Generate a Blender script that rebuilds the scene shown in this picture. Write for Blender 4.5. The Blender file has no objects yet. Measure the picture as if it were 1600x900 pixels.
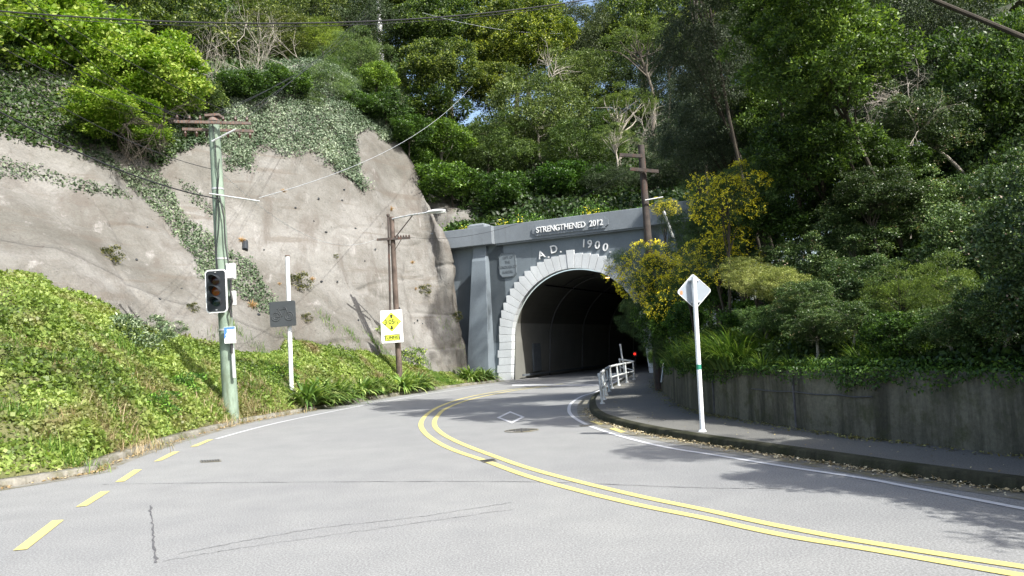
import bpy, math, random
import numpy as np
from mathutils import Vector, Matrix
from mathutils.bvhtree import BVHTree

SC = bpy.context.scene
COL = SC.collection
rng = np.random.default_rng(7)
random.seed(7)
R = math.radians

# ------------------------------------------------------------------ camera
CAMH = 2.0; FPX = 1250.0; PITCH = R(4.35); ROLL = R(3.0)
FW = np.array([0, math.cos(PITCH), math.sin(PITCH)])
UP0 = np.array([0, -math.sin(PITCH), math.cos(PITCH)])
RT0 = np.array([1.0, 0, 0])
RT = RT0*math.cos(ROLL) - UP0*math.sin(ROLL)
UP = RT0*math.sin(ROLL) + UP0*math.cos(ROLL)
EYE = np.array([0, 0, CAMH])
cd = bpy.data.cameras.new('camera'); cam = bpy.data.objects.new('camera', cd); COL.objects.link(cam)
cd.sensor_width = 36.0; cd.lens = 36.0*FPX/1600.0; cd.clip_start = 0.1; cd.clip_end = 3000
M = Matrix(((RT[0], UP[0], -FW[0], EYE[0]), (RT[1], UP[1], -FW[1], EYE[1]), (RT[2], UP[2], -FW[2], EYE[2]), (0, 0, 0, 1)))
cam.matrix_world = M
SC.camera = cam

# ------------------------------------------------------------------ light
SUN_AZ = math.atan2(0.70, -0.715)      # from +Y towards +X
SUN_EL = R(46.0)
SUNV = Vector((math.sin(SUN_AZ)*math.cos(SUN_EL), math.cos(SUN_AZ)*math.cos(SUN_EL), math.sin(SUN_EL)))
w = bpy.data.worlds.new('World'); SC.world = w; w.use_nodes = True
nt = w.node_tree; bg = nt.nodes['Background']
sky = nt.nodes.new('ShaderNodeTexSky'); sky.sky_type = 'NISHITA'; sky.sun_disc = False
sky.sun_elevation = SUN_EL; sky.sun_rotation = SUN_AZ; sky.air_density = 1.0; sky.dust_density = 3.5
nt.links.new(sky.outputs[0], bg.inputs[0]); bg.inputs[1].default_value = 0.15
sl = bpy.data.lights.new('sun', 'SUN'); sl.energy = 4.6; sl.angle = R(0.55); sl.color = (1.0, 0.97, 0.92)
so = bpy.data.objects.new('sun', sl); COL.objects.link(so)
so.rotation_mode = 'QUATERNION'; so.rotation_quaternion = SUNV.to_track_quat('Z', 'Y')
SC.view_settings.view_transform = 'Standard'; SC.view_settings.look = 'None'
SC.view_settings.exposure = 1.05; SC.view_settings.gamma = 1.0

# ------------------------------------------------------------------ pixel helpers (photo at 1600 x 900)
def ray(x, y): return FW*FPX + RT*(x-800) + UP*(450-y)
def P(x, y, Y):
    d = ray(x, y); return EYE + d*(Y/d[1])
def G(x, y, z=0.0):
    d = ray(x, y); return EYE + d*((z-CAMH)/d[2])
def proj(A):
    v = np.asarray(A, float) - EYE
    f = v@FW
    return 800+FPX*(v@RT)/f, 450-FPX*(v@UP)/f
def inpoly(x, y, poly):
    x = np.asarray(x); y = np.asarray(y); c = np.zeros(x.shape, bool); n = len(poly)
    for i in range(n):
        x1, y1 = poly[i]; x2, y2 = poly[(i+1) % n]
        if y1 == y2: continue
        m = ((y1 > y) != (y2 > y)) & (x < (x2-x1)*(y-y1)/(y2-y1)+x1)
        c ^= m
    return c

# ------------------------------------------------------------------ noise
def _h(i, j, k, s):
    n = (i*374761393 + j*668265263 + k*2147483647 + s*1274126177) & 0xffffffff
    n = ((n ^ (n >> 13))*1274126177) & 0xffffffff
    n = n ^ (n >> 16)
    return (n & 0xffff)/65535.0
def vnoise(A, s=0):
    A = np.asarray(A, float); f = np.floor(A); t = A-f; t = t*t*(3-2*t); I = f.astype(np.int64)
    r = 0
    for a in (0, 1):
        for b in (0, 1):
            for c in (0, 1):
                wgt = (t[..., 0] if a else 1-t[..., 0])*(t[..., 1] if b else 1-t[..., 1])*(t[..., 2] if c else 1-t[..., 2])
                r = r + wgt*_h(I[..., 0]+a, I[..., 1]+b, I[..., 2]+c, s)
    return r*2-1
def fbm(A, o=4, s=0):
    r = 0; a = 1; A = np.asarray(A, float)
    for k in range(o):
        r = r + a*vnoise(A*(2**k), s+k*17); a *= 0.5
    return r

# ------------------------------------------------------------------ object helpers
def tag(o, label=None, cat=None, group=None, kind=None):
    if label: o['label'] = label
    if cat: o['category'] = cat
    if group: o['group'] = group
    if kind: o['kind'] = kind
    return o
def empty(name, loc, label, cat, group=None, kind=None):
    o = bpy.data.objects.new(name, None); COL.objects.link(o); o.location = Vector(loc)
    o.empty_display_size = 0.3
    return tag(o, label, cat, group, kind)
def link(name, me, parent=None, loc=None):
    o = bpy.data.objects.new(name, me); COL.objects.link(o)
    if parent is not None: o.parent = parent
    if loc is not None: o.location = Vector(loc)
    return o
def np_mesh(name, V, quads, mat, tint=None, smooth=False):
    me = bpy.data.meshes.new(name); V = np.asarray(V, np.float32); F = np.asarray(quads, np.int32)
    k = F.shape[1]
    me.vertices.add(len(V)); me.vertices.foreach_set('co', V.ravel())
    me.loops.add(F.size); me.loops.foreach_set('vertex_index', F.ravel())
    me.polygons.add(len(F)); me.polygons.foreach_set('loop_start', np.arange(0, F.size, k, dtype=np.int32))
    if tint is not None:
        at = me.attributes.new('tint', 'FLOAT', 'FACE'); at.data.foreach_set('value', np.asarray(tint, np.float32))
    me.update(calc_edges=True)
    if smooth: me.polygons.foreach_set('use_smooth', np.ones(len(F), bool))
    me.materials.append(mat)
    return me

class MB:
    def __init__(s): s.v = []; s.f = []
    def add(s, V, F):
        n = len(s.v); s.v += [tuple(map(float, p)) for p in V]; s.f += [tuple(n+i for i in f) for f in F]; return s
    def box(s, c, size, ax=None, taper=1.0):
        c = np.array(c, float); h = np.array(size, float)/2
        ax = np.eye(3) if ax is None else np.array(ax, float)
        V = []
        for z in (-1, 1):
            tp = taper if z > 0 else 1
            for x, y in ((-1, -1), (1, -1), (1, 1), (-1, 1)):
                V.append(c + ax[0]*x*h[0]*tp + ax[1]*y*h[1]*tp + ax[2]*z*h[2])
        return s.add(V, [(3, 2, 1, 0), (4, 5, 6, 7), (0, 1, 5, 4), (1, 2, 6, 5), (2, 3, 7, 6), (3, 0, 4, 7)])
    def tube(s, pts, rad, n=8, caps=True):
        pts = [np.array(p, float) for p in pts]; m = len(pts)
        if not hasattr(rad, '__len__'): rad = [rad]*m
        V = []; F = []; ref = None
        for i, p in enumerate(pts):
            d = pts[min(i+1, m-1)] - pts[max(i-1, 0)]; d = d/(np.linalg.norm(d)+1e-9)
            if ref is None:
                ref = np.array([0, 0, 1.0]) if abs(d[2]) < 0.9 else np.array([1.0, 0, 0])
            a = np.cross(d, ref); a /= np.linalg.norm(a)+1e-9; b = np.cross(d, a); ref = b*-1 if False else np.cross(a, d)
            for k in range(n):
                t = 2*math.pi*k/n; V.append(p + (a*math.cos(t) + b*math.sin(t))*rad[i])
        for i in range(m-1):
            for k in range(n):
                k2 = (k+1) % n; F.append((i*n+k, i*n+k2, (i+1)*n+k2, (i+1)*n+k))
        if caps:
            F.append(tuple(range(n))[::-1]); F.append(tuple((m-1)*n+k for k in range(n)))
        return s.add(V, F)
    def prism(s, poly, o, ax, ay, an, depth):
        o = np.array(o, float); ax = np.array(ax, float); ay = np.array(ay, float); an = np.array(an, float)
        n = len(poly)
        V = [o+ax*x+ay*y for x, y in poly] + [o+ax*x+ay*y+an*depth for x, y in poly]
        F = [tuple(range(n))[::-1], tuple(range(n, 2*n))]
        for i in range(n): F.append((i, (i+1) % n, n+(i+1) % n, n+i))
        return s.add(V, F)
    def build(s, name, mat, parent=None, base=None, smooth=False, bevel=0):
        V = np.array(s.v)
        if base is not None: V = V - np.array(base)
        me = bpy.data.meshes.new(name); me.from_pydata([tuple(v) for v in V], [], s.f); me.update()
        import bmesh
        bm = bmesh.new(); bm.from_mesh(me); bmesh.ops.recalc_face_normals(bm, faces=bm.faces); bm.to_mesh(me); bm.free()
        me.materials.append(mat)
        if smooth:
            for p in me.polygons: p.use_smooth = True
            try: me.set_sharp_from_angle(angle=R(40))
            except Exception: pass
        o = link(name, me, parent)
        if bevel:
            b = o.modifiers.new('bevel', 'BEVEL'); b.width = bevel; b.segments = 2; b.limit_method = 'ANGLE'
        return o

class Thing:
    """an Empty at the base of a thing; parts are given in world coordinates"""
    def __init__(s, name, base, label, cat, group=None):
        s.b = np.array(base, float); s.e = empty(name, base, label, cat, group)
    def part(s, name, mb, mat, parent=None, **k):
        return mb.build(name, mat, parent or s.e, s.b, **k)

# ------------------------------------------------------------------ materials
def mat_new(name):
    m = bpy.data.materials.new(name); m.use_nodes = True
    return m, m.node_tree, m.node_tree.nodes['Principled BSDF']
def N(nt, typ, **k):
    n = nt.nodes.new(typ)
    for a, b in k.items(): setattr(n, a, b)
    return n
def L(nt, a, b): nt.links.new(a, b)
def noise(nt, vec, scale, detail=4, rough=0.55, dist=0.0):
    n = N(nt, 'ShaderNodeTexNoise'); n.inputs['Scale'].default_value = scale; n.inputs['Detail'].default_value = detail
    n.inputs['Roughness'].default_value = rough; n.inputs['Distortion'].default_value = dist
    if vec is not None: L(nt, vec, n.inputs['Vector'])
    return n.outputs['Fac']
def coords(nt, scale=(1, 1, 1), rot=(0, 0, 0)):
    g = N(nt, 'ShaderNodeNewGeometry'); mp = N(nt, 'ShaderNodeMapping')
    mp.inputs['Scale'].default_value = scale; mp.inputs['Rotation'].default_value = rot
    L(nt, g.outputs['Position'], mp.inputs['Vector']); return mp.outputs[0]
def ramp(nt, fac, stops):
    r = N(nt, 'ShaderNodeValToRGB'); e = r.color_ramp.elements
    while len(e) < len(stops): e.new(0.5)
    for i, (p, c) in enumerate(stops):
        e[i].position = p; e[i].color = (*c, 1) if not isinstance(c, (int, float)) else (c, c, c, 1)
    L(nt, fac, r.inputs[0]); return r.outputs[0]
def mix(nt, fac, a, b, mode='MIX'):
    m = N(nt, 'ShaderNodeMix', data_type='RGBA', blend_type=mode)
    if isinstance(fac, (int, float)): m.inputs[0].default_value = fac
    else: L(nt, fac, m.inputs[0])
    for i, x in ((6, a), (7, b)):
        if isinstance(x, tuple): m.inputs[i].default_value = (*x, 1)
        else: L(nt, x, m.inputs[i])
    return m.outputs[2]
def bump(nt, h, bs, strength=0.3, dist=0.02):
    b = N(nt, 'ShaderNodeBump'); b.inputs['Strength'].default_value = strength; b.inputs['Distance'].default_value = dist
    L(nt, h, b.inputs['Height']); L(nt, b.outputs[0], bs.inputs['Normal'])

def simple(name, col, rough=0.6, metal=0.0, var=0.12, scale=3.0, dirt=None, bumps=0.0, spec=0.4):
    m, nt, bs = mat_new(name); v = coords(nt)
    n1 = noise(nt, v, scale, 5)
    lo = tuple(c*(1-var) for c in col); hi = tuple(min(1, c*(1+var)) for c in col)
    c = ramp(nt, n1, [(0.3, lo), (0.7, hi)])
    if dirt:
        n2 = noise(nt, coords(nt, (1, 1, 0.25)), scale*2.3, 5, 0.65)
        c = mix(nt, ramp(nt, n2, [(0.5, 0.0), (0.72, 1.0)]), c, dirt)
    L(nt, c, bs.inputs['Base Color']); bs.inputs['Roughness'].default_value = rough
    bs.inputs['Metallic'].default_value = metal; bs.inputs['Specular IOR Level'].default_value = spec
    if bumps: bump(nt, noise(nt, v, scale*6, 5), bs, bumps, 0.01)
    return m
def leaf_mat(name, stops, rough=0.5, trans=0.32, spec=0.35, patch=None):
    """leaf colour from the per-leaf tint, times the object's own colour"""
    m, nt, bs = mat_new(name)
    at = N(nt, 'ShaderNodeAttribute', attribute_name='tint')
    c = ramp(nt, at.outputs['Fac'], stops)
    if patch:
        n = noise(nt, coords(nt), patch[0], 3)
        c = mix(nt, ramp(nt, n, [(patch[1], 0.0), (patch[2], 1.0)]), c, patch[3])
    oi = N(nt, 'ShaderNodeObjectInfo')
    c = mix(nt, 1.0, c, oi.outputs['Color'], 'MULTIPLY')
    L(nt, c, bs.inputs['Base Color']); bs.inputs['Roughness'].default_value = rough
    bs.inputs['Specular IOR Level'].default_value = spec
    tr = N(nt, 'ShaderNodeBsdfTranslucent'); tc = mix(nt, 1.0, c, (1.3, 1.35, 0.6), 'MULTIPLY'); L(nt, tc, tr.inputs[0])
    ms = N(nt, 'ShaderNodeMixShader'); ms.inputs[0].default_value = trans
    L(nt, bs.outputs[0], ms.inputs[1]); L(nt, tr.outputs[0], ms.inputs[2])
    L(nt, ms.outputs[0], nt.nodes['Material Output'].inputs[0])
    return m
def emis(name, col, s):
    m, nt, bs = mat_new(name); bs.inputs['Base Color'].default_value = (*col, 1)
    bs.inputs['Emission Color'].default_value = (*col, 1); bs.inputs['Emission Strength'].default_value = s
    return m

# asphalt
def asphalt(name, base, lane=True):
    m, nt, bs = mat_new(name); v = coords(nt)
    f = noise(nt, v, 45, 3, 0.8); mid = noise(nt, v, 1.3, 5, 0.6); big = noise(nt, v, 0.16, 4)
    c = ramp(nt, f, [(0.34, tuple(x*0.60 for x in base)), (0.5, base), (0.66, tuple(x*1.5 for x in base))])
    c = mix(nt, 0.4, c, ramp(nt, mid, [(0.3, (0.8, 0.8, 0.81)), (0.7, (1.12, 1.12, 1.1))]), 'MULTIPLY')
    c = mix(nt, 0.5, c, ramp(nt, big, [(0.35, (0.86, 0.86, 0.88)), (0.65, (1.08, 1.08, 1.06))]), 'MULTIPLY')
    vo = N(nt, 'ShaderNodeTexVoronoi'); vo.inputs['Scale'].default_value = 70; L(nt, v, vo.inputs['Vector'])
    st = ramp(nt, vo.outputs['Distance'], [(0.06, 1.0), (0.16, 0.0)])
    vr = N(nt, 'ShaderNodeTexWhiteNoise'); L(nt, vo.outputs['Color'], vr.inputs['Vector'])
    st2 = ramp(nt, vr.outputs['Value'], [(0.80, 0.0), (0.84, 1.0)])
    k = mix(nt, 1.0, st, st2, 'MULTIPLY')
    c = mix(nt, k, c, tuple(min(1, x*2.1) for x in base))
    wv = N(nt, 'ShaderNodeTexNoise'); wv.inputs['Scale'].default_value = 0.45; wv.inputs['Detail'].default_value = 5; L(nt, coords(nt, (0.5, 1.6, 1), (0, 0, 0.5)), wv.inputs['Vector'])
    c = mix(nt, ramp(nt, wv.outputs['Fac'], [(0.60, 0.0), (0.72, 0.14)]), c, tuple(x*0.55 for x in base))
    sp = noise(nt, v, 2.6, 4, 0.6); c = mix(nt, ramp(nt, sp, [(0.72, 0.0), (0.76, 0.35)]), c, tuple(x*0.45 for x in base))
    L(nt, c, bs.inputs['Base Color']); bs.inputs['Roughness'].default_value = 0.85; bs.inputs['Specular IOR Level'].default_value = 0.25
    bump(nt, f, bs, 0.35, 0.008)
    return m
M_road = asphalt('asphalt', (0.204, 0.208, 0.204))
M_path = asphalt('footpath asphalt', (0.125, 0.125, 0.115))
def paint(name, col, wear=0.55):
    m, nt, bs = mat_new(name); v = coords(nt)
    n = mix(nt, 0.45, noise(nt, v, 14, 5, 0.75), noise(nt, v, 1.1, 4, 0.6)); c = ramp(nt, n, [(wear-0.25, (0.22, 0.22, 0.22)), (wear-0.14, tuple(x*0.85 for x in col)), (wear+0.2, col)])
    L(nt, c, bs.inputs['Base Color']); bs.inputs['Roughness'].default_value = 0.6
    return m
M_yel = paint('yellow road paint', (0.58, 0.50, 0.18), 0.53); M_wht = paint('white road paint', (0.56, 0.57, 0.58), 0.5)

# shotcrete
def shotcrete():
    m, nt, bs = mat_new('shotcrete'); v = coords(nt)
    big = noise(nt, v, 0.13, 6, 0.6, 0.6); mid = noise(nt, v, 0.7, 6, 0.65, 0.3); fine = noise(nt, v, 9, 5, 0.7)
    c = ramp(nt, big, [(0.32, (0.104, 0.100, 0.086)), (0.48, (0.147, 0.143, 0.129)), (0.64, (0.200, 0.196, 0.182))])
    c = mix(nt, 0.85, c, ramp(nt, mid, [(0.3, (0.78, 0.75, 0.72)), (0.55, (1.0, 1.0, 1.0)), (0.75, (1.16, 1.16, 1.16))]), 'MULTIPLY')
    c = mix(nt, 0.75, c, ramp(nt, fine, [(0.3, (0.75, 0.75, 0.75)), (0.7, (1.2, 1.2, 1.2))]), 'MULTIPLY')
    # runs of damp and lime that follow the fall of the slope
    run = noise(nt, coords(nt, (0.9, 0.35, 0.13)), 1.0, 6, 0.7, 0.5)
    c = mix(nt, ramp(nt, run, [(0.52, 0.0), (0.66, 0.7)]), c, (0.105, 0.093, 0.080))
    run2 = noise(nt, coords(nt, (1.6, 0.8, 0.16), (0, 0, 0.4)), 1.0, 6, 0.7)
    c = mix(nt, ramp(nt, run2, [(0.60, 0.0), (0.74, 0.6)]), c, (0.34, 0.33, 0.315))
    lay = noise(nt, coords(nt, (0.16, 0.16, 1.6), (0.1, 0.12, 0)), 1.0, 5, 0.6)
    c = mix(nt, ramp(nt, lay, [(0.58, 0.0), (0.66, 0.55)]), c, (0.11, 0.095, 0.078))
    sp = noise(nt, v, 3.3, 3, 0.5)
    c = mix(nt, ramp(nt, sp, [(0.71, 0.0), (0.74, 0.8)]), c, (0.07, 0.06, 0.05))
    L(nt, c, bs.inputs['Base Color']); bs.inputs['Roughness'].default_value = 0.92; bs.inputs['Specular IOR Level'].default_value = 0.15
    h = mix(nt, 0.5, mid, fine)
    vo = N(nt, 'ShaderNodeTexVoronoi'); vo.feature = 'DISTANCE_TO_EDGE'; vo.inputs['Scale'].default_value = 0.23; vo.inputs['Randomness'].default_value = 1.0
    wv = N(nt, 'ShaderNodeVectorMath', operation='ADD'); nn_ = N(nt, 'ShaderNodeTexNoise'); nn_.inputs['Scale'].default_value = 0.5; nn_.inputs['Detail'].default_value = 6; L(nt, v, nn_.inputs['Vector'])
    sc2 = N(nt, 'ShaderNodeVectorMath', operation='SCALE'); L(nt, nn_.outputs['Color'], sc2.inputs[0]); sc2.inputs['Scale'].default_value = 3.0
    L(nt, v, wv.inputs[0]); L(nt, sc2.outputs[0], wv.inputs[1]); L(nt, wv.outputs[0], vo.inputs['Vector'])
    c2 = mix(nt, ramp(nt, vo.outputs['Distance'], [(0.004, 0.22), (0.010, 0.0)]), c, (0.07, 0.062, 0.052))
    v2 = N(nt, 'ShaderNodeTexVoronoi'); v2.inputs['Scale'].default_value = 2.3; L(nt, v, v2.inputs['Vector'])
    c2 = mix(nt, ramp(nt, v2.outputs['Distance'], [(0.05, 0.5), (0.11, 0.0)]), c2, (0.05, 0.045, 0.04))
    c2 = mix(nt, 0.55, c2, ramp(nt, noise(nt, v, 34, 4, 0.8), [(0.35, (0.72, 0.72, 0.72)), (0.65, (1.25, 1.25, 1.25))]), 'MULTIPLY')
    L(nt, c2, bs.inputs['Base Color'])
    bump(nt, h, bs, 0.5, 0.22)
    return m
M_rock = shotcrete()
def soil(name, a, b):
    m, nt, bs = mat_new(name); v = coords(nt); n = noise(nt, v, 1.2, 8, 0.7)
    L(nt, ramp(nt, n, [(0.3, a), (0.7, b)]), bs.inputs['Base Color']); bs.inputs['Roughness'].default_value = 0.95
    bump(nt, n, bs, 0.8, 0.2); return m
M_soil = soil('leafy soil', (0.022, 0.030, 0.012), (0.05, 0.055, 0.022))
M_bank = soil('bank soil', (0.06, 0.075, 0.02), (0.13, 0.13, 0.05))
def concrete_wall(name, base, green, dark, joints=True):
    m, nt, bs = mat_new(name); v = coords(nt)
    a = noise(nt, v, 0.9, 6, 0.7); run = noise(nt, coords(nt, (2.2, 2.2, 0.25)), 1.0, 6, 0.7); f = noise(nt, v, 16, 5, 0.75)
    c = ramp(nt, a, [(0.3, tuple(x*0.7 for x in base)), (0.65, base)])
    c = mix(nt, ramp(nt, run, [(0.42, 0.0), (0.62, 0.85)]), c, dark)
    c = mix(nt, ramp(nt, noise(nt, v, 2.2, 6, 0.7), [(0.5, 0.0), (0.68, 0.7)]), c, green)
    c = mix(nt, 0.6, c, ramp(nt, f, [(0.3, (0.6, 0.6, 0.6)), (0.7, (1.35, 1.35, 1.3))]), 'MULTIPLY')
    L(nt, c, bs.inputs['Base Color']); bs.inputs['Roughness'].default_value = 0.9; bs.inputs['Specular IOR Level'].default_value = 0.2
    bump(nt, f, bs, 0.5, 0.03); return m
M_wall = concrete_wall('mossy concrete', (0.155, 0.147, 0.112), (0.046, 0.052, 0.020), (0.038, 0.037, 0.028))
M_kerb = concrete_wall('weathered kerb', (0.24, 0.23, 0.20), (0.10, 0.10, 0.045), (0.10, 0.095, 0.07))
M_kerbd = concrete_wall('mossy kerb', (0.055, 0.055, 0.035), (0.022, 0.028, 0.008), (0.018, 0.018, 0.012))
M_gutter = concrete_wall('gutter channel', (0.23, 0.225, 0.20), (0.14, 0.13, 0.06), (0.13, 0.12, 0.09))
def painted(name, base, streak):
    m, nt, bs = mat_new(name); v = coords(nt)
    a = noise(nt, v, 0.6, 5, 0.6); run = noise(nt, coords(nt, (2.6, 2.6, 0.12)), 1.0, 6, 0.75); f = noise(nt, v, 12, 4)
    c = ramp(nt, a, [(0.3, tuple(x*0.86 for x in base)), (0.7, tuple(x*1.08 for x in base))])
    c = mix(nt, ramp(nt, run, [(0.55, 0.0), (0.8, 0.55)]), c, streak)
    c = mix(nt, 0.35, c, ramp(nt, f, [(0.3, (0.8, 0.8, 0.8)), (0.7, (1.1, 1.1, 1.1))]), 'MULTIPLY')
    L(nt, c, bs.inputs['Base Color']); bs.inputs['Roughness'].default_value = 0.7; bs.inputs['Specular IOR Level'].default_value = 0.3
    bump(nt, f, bs, 0.15, 0.02); return m
M_portal = painted('grey painted concrete', (0.155, 0.185, 0.205), (0.085, 0.10, 0.105))
M_parapet = painted('grey painted parapet', (0.19, 0.215, 0.235), (0.085, 0.095, 0.09))
M_butt = painted('grey painted buttress', (0.155, 0.185, 0.207), (0.115, 0.135, 0.15))
M_stone = painted('white painted stone', (0.56, 0.585, 0.59), (0.33, 0.34, 0.335))
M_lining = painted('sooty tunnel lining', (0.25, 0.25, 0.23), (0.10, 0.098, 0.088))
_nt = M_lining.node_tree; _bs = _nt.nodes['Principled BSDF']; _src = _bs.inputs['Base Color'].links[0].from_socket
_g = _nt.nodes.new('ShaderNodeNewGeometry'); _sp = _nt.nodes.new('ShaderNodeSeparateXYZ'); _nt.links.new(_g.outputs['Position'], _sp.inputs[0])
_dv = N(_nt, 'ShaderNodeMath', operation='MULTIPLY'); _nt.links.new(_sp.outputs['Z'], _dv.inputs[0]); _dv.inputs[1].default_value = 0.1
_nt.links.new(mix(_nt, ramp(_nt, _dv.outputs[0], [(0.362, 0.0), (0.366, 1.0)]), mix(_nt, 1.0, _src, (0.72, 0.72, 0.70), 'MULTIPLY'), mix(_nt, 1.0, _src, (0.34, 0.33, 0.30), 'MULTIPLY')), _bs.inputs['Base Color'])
M_letter = simple('white lettering', (0.74, 0.75, 0.74), 0.6)
M_dim = simple('dark incised lettering', (0.09, 0.105, 0.115), 0.8)
M_pole = simple('pale green painted pole', (0.19, 0.25, 0.195), 0.8, var=0.28, scale=1.5, dirt=(0.10, 0.125, 0.075), bumps=0.3)
M_wood = simple('weathered brown wood', (0.095, 0.072, 0.058), 0.9, var=0.4, scale=2.5, dirt=(0.16, 0.12, 0.10), bumps=0.6)
M_woodg = simple('grey dark wood', (0.055, 0.047, 0.042), 0.9, var=0.35, scale=3, dirt=(0.10, 0.05, 0.035), bumps=0.6)
M_rust = simple('rusty steel', (0.12, 0.10, 0.088), 0.85, var=0.35, scale=9, dirt=(0.24, 0.095, 0.045), bumps=0.4)
M_galv = simple('galvanised steel', (0.50, 0.52, 0.53), 0.5, 0.35, var=0.15, scale=6, dirt=(0.36, 0.33, 0.26))
M_alu = simple('grey sign back', (0.27, 0.31, 0.35), 0.6, 0.0, var=0.06, scale=3)
M_whitep = simple('white painted metal', (0.74, 0.76, 0.76), 0.45, var=0.06, scale=3, dirt=(0.50, 0.50, 0.44))
M_rail = simple('worn white rail paint', (0.50, 0.53, 0.53), 0.6, var=0.15, scale=8, dirt=(0.25, 0.22, 0.16))
M_black = simple('matt black board', (0.022, 0.026, 0.030), 0.6, var=0.15)
M_char = simple('charcoal led board', (0.045, 0.052, 0.056), 0.7, var=0.12)
M_char2 = simple('led emblem', (0.064, 0.070, 0.073), 0.55, var=0.12)
M_red = simple('unlit red lens', (0.035, 0.012, 0.011), 0.15, spec=0.6)
M_amb = simple('unlit amber lens', (0.16, 0.045, 0.010), 0.15, spec=0.6)
M_grn = simple('unlit green lens', (0.010, 0.024, 0.030), 0.15, spec=0.6)
M_box = simple('pale grey plastic', (0.52, 0.53, 0.53), 0.5, var=0.06)
M_blue = simple('blue print', (0.08, 0.22, 0.62), 0.5, var=0.05)
M_signw = simple('white sign face', (0.80, 0.81, 0.79), 0.4, var=0.04)
M_signy = simple('yellow sign face', (0.72, 0.80, 0.07), 0.4, var=0.05)
M_signk = simple('black sign print', (0.02, 0.02, 0.02), 0.5, var=0.05)
M_org = simple('orange sticker', (0.80, 0.22, 0.10), 0.5)
M_green = simple('green band', (0.03, 0.20, 0.13), 0.5)
M_wire = simple('black cable', (0.02, 0.02, 0.022), 0.6)
M_wireg = simple('grey cable', (0.30, 0.32, 0.33), 0.6)
M_iron = simple('cast iron', (0.055, 0.055, 0.055), 0.7, 0.3, var=0.3, scale=20)
M_crack = simple('crack sealant', (0.085, 0.085, 0.088), 0.9, var=0.3, scale=10)
M_scuff = simple('faint crack', (0.187, 0.190, 0.188), 0.9, var=0.3, scale=10)
M_tyre = asphalt('worn asphalt', (0.178, 0.182, 0.183))
M_lensg = simple('lamp glass', (0.62, 0.64, 0.62), 0.25)
M_bark = simple('grey bark', (0.11, 0.095, 0.075), 0.9, var=0.35, scale=4, bumps=0.6)
M_barkp = simple('pale bark', (0.34, 0.31, 0.26), 0.9, var=0.3, scale=5, bumps=0.5)
M_barkd = simple('dark bark', (0.045, 0.038, 0.028), 0.9, var=0.35, scale=4, bumps=0.6)
M_insul = simple('brown insulator', (0.05, 0.028, 0.02), 0.3)

# leaf materials (stops over the tint; crown low ends deepened for shaded voids)
ML_lime = leaf_mat('lime leaves', [(0, (0.10, 0.20, 0.012)), (0.5, (0.17, 0.26, 0.03)), (1, (0.38, 0.44, 0.13))], trans=0.35)
ML_broad = leaf_mat('broad green leaves', [(0, (0.022, 0.042, 0.010)), (0.6, (0.070, 0.118, 0.026)), (1, (0.21, 0.28, 0.065))], rough=0.45, spec=0.35, trans=0.32)
ML_tip = leaf_mat('dark leaves with lime tips', [(0, (0.018, 0.034, 0.010)), (0.55, (0.065, 0.098, 0.024)), (1, (0.32, 0.36, 0.11))], trans=0.32)
ML_olive = leaf_mat('olive leaves', [(0, (0.032, 0.050, 0.018)), (0.55, (0.105, 0.145, 0.050)), (1, (0.30, 0.34, 0.16))], trans=0.34)
ML_dark = leaf_mat('dark grey green leaves', [(0, (0.024, 0.036, 0.018)), (0.7, (0.060, 0.084, 0.045)), (1, (0.15, 0.185, 0.115))], rough=0.5, spec=0.25, trans=0.2)
ML_ivy = leaf_mat('ivy leaves', [(0, (0.022, 0.042, 0.018)), (0.5, (0.075, 0.105, 0.060)), (1, (0.24, 0.28, 0.19))], rough=0.5, spec=0.25, trans=0.15)
ML_bank = leaf_mat('bank creeper leaves', [(0, (0.045, 0.078, 0.016)), (0.45, (0.145, 0.22, 0.040)), (1, (0.32, 0.40, 0.11))], trans=0.35,
                   patch=(0.55, 0.52, 0.70, (0.20, 0.165, 0.085)))
ML_bram = leaf_mat('bramble leaves', [(0, (0.020, 0.040, 0.014)), (0.55, (0.075, 0.12, 0.040)), (0.9, (0.20, 0.26, 0.12)), (1, (0.26, 0.18, 0.14))], rough=0.42, spec=0.4, trans=0.22)
ML_pale = leaf_mat('pale shrub leaves', [(0, (0.10, 0.12, 0.035)), (0.5, (0.25, 0.27, 0.09)), (1, (0.44, 0.43, 0.20))])
ML_gorse = leaf_mat('gorse needles', [(0, (0.024, 0.048, 0.016)), (0.6, (0.070, 0.120, 0.040)), (1, (0.17, 0.24, 0.08))], trans=0.25)
ML_flower = leaf_mat('yellow flowers', [(0, (0.74, 0.60, 0.015)), (0.5, (0.90, 0.78, 0.04)), (1, (0.95, 0.88, 0.14))], trans=0.35)
ML_strap = leaf_mat('strap leaves', [(0, (0.025, 0.055, 0.014)), (0.6, (0.08, 0.14, 0.03)), (1, (0.24, 0.30, 0.12))], rough=0.32, spec=0.6, trans=0.25)
ML_grass = leaf_mat('long grass blades', [(0, (0.025, 0.06, 0.012)), (0.6, (0.055, 0.115, 0.022)), (1, (0.15, 0.22, 0.05))], trans=0.3)
ML_straw = leaf_mat('dry grass', [(0, (0.26, 0.19, 0.10)), (1, (0.50, 0.42, 0.27))], trans=0.25)
ML_litter = leaf_mat('fallen leaves', [(0, (0.20, 0.14, 0.07)), (0.5, (0.38, 0.32, 0.18)), (1, (0.62, 0.56, 0.40))], trans=0.05)
ML_under = leaf_mat('undergrowth leaves', [(0, (0.018, 0.040, 0.010)), (0.6, (0.045, 0.085, 0.018)), (1, (0.11, 0.16, 0.035))], trans=0.25)

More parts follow.
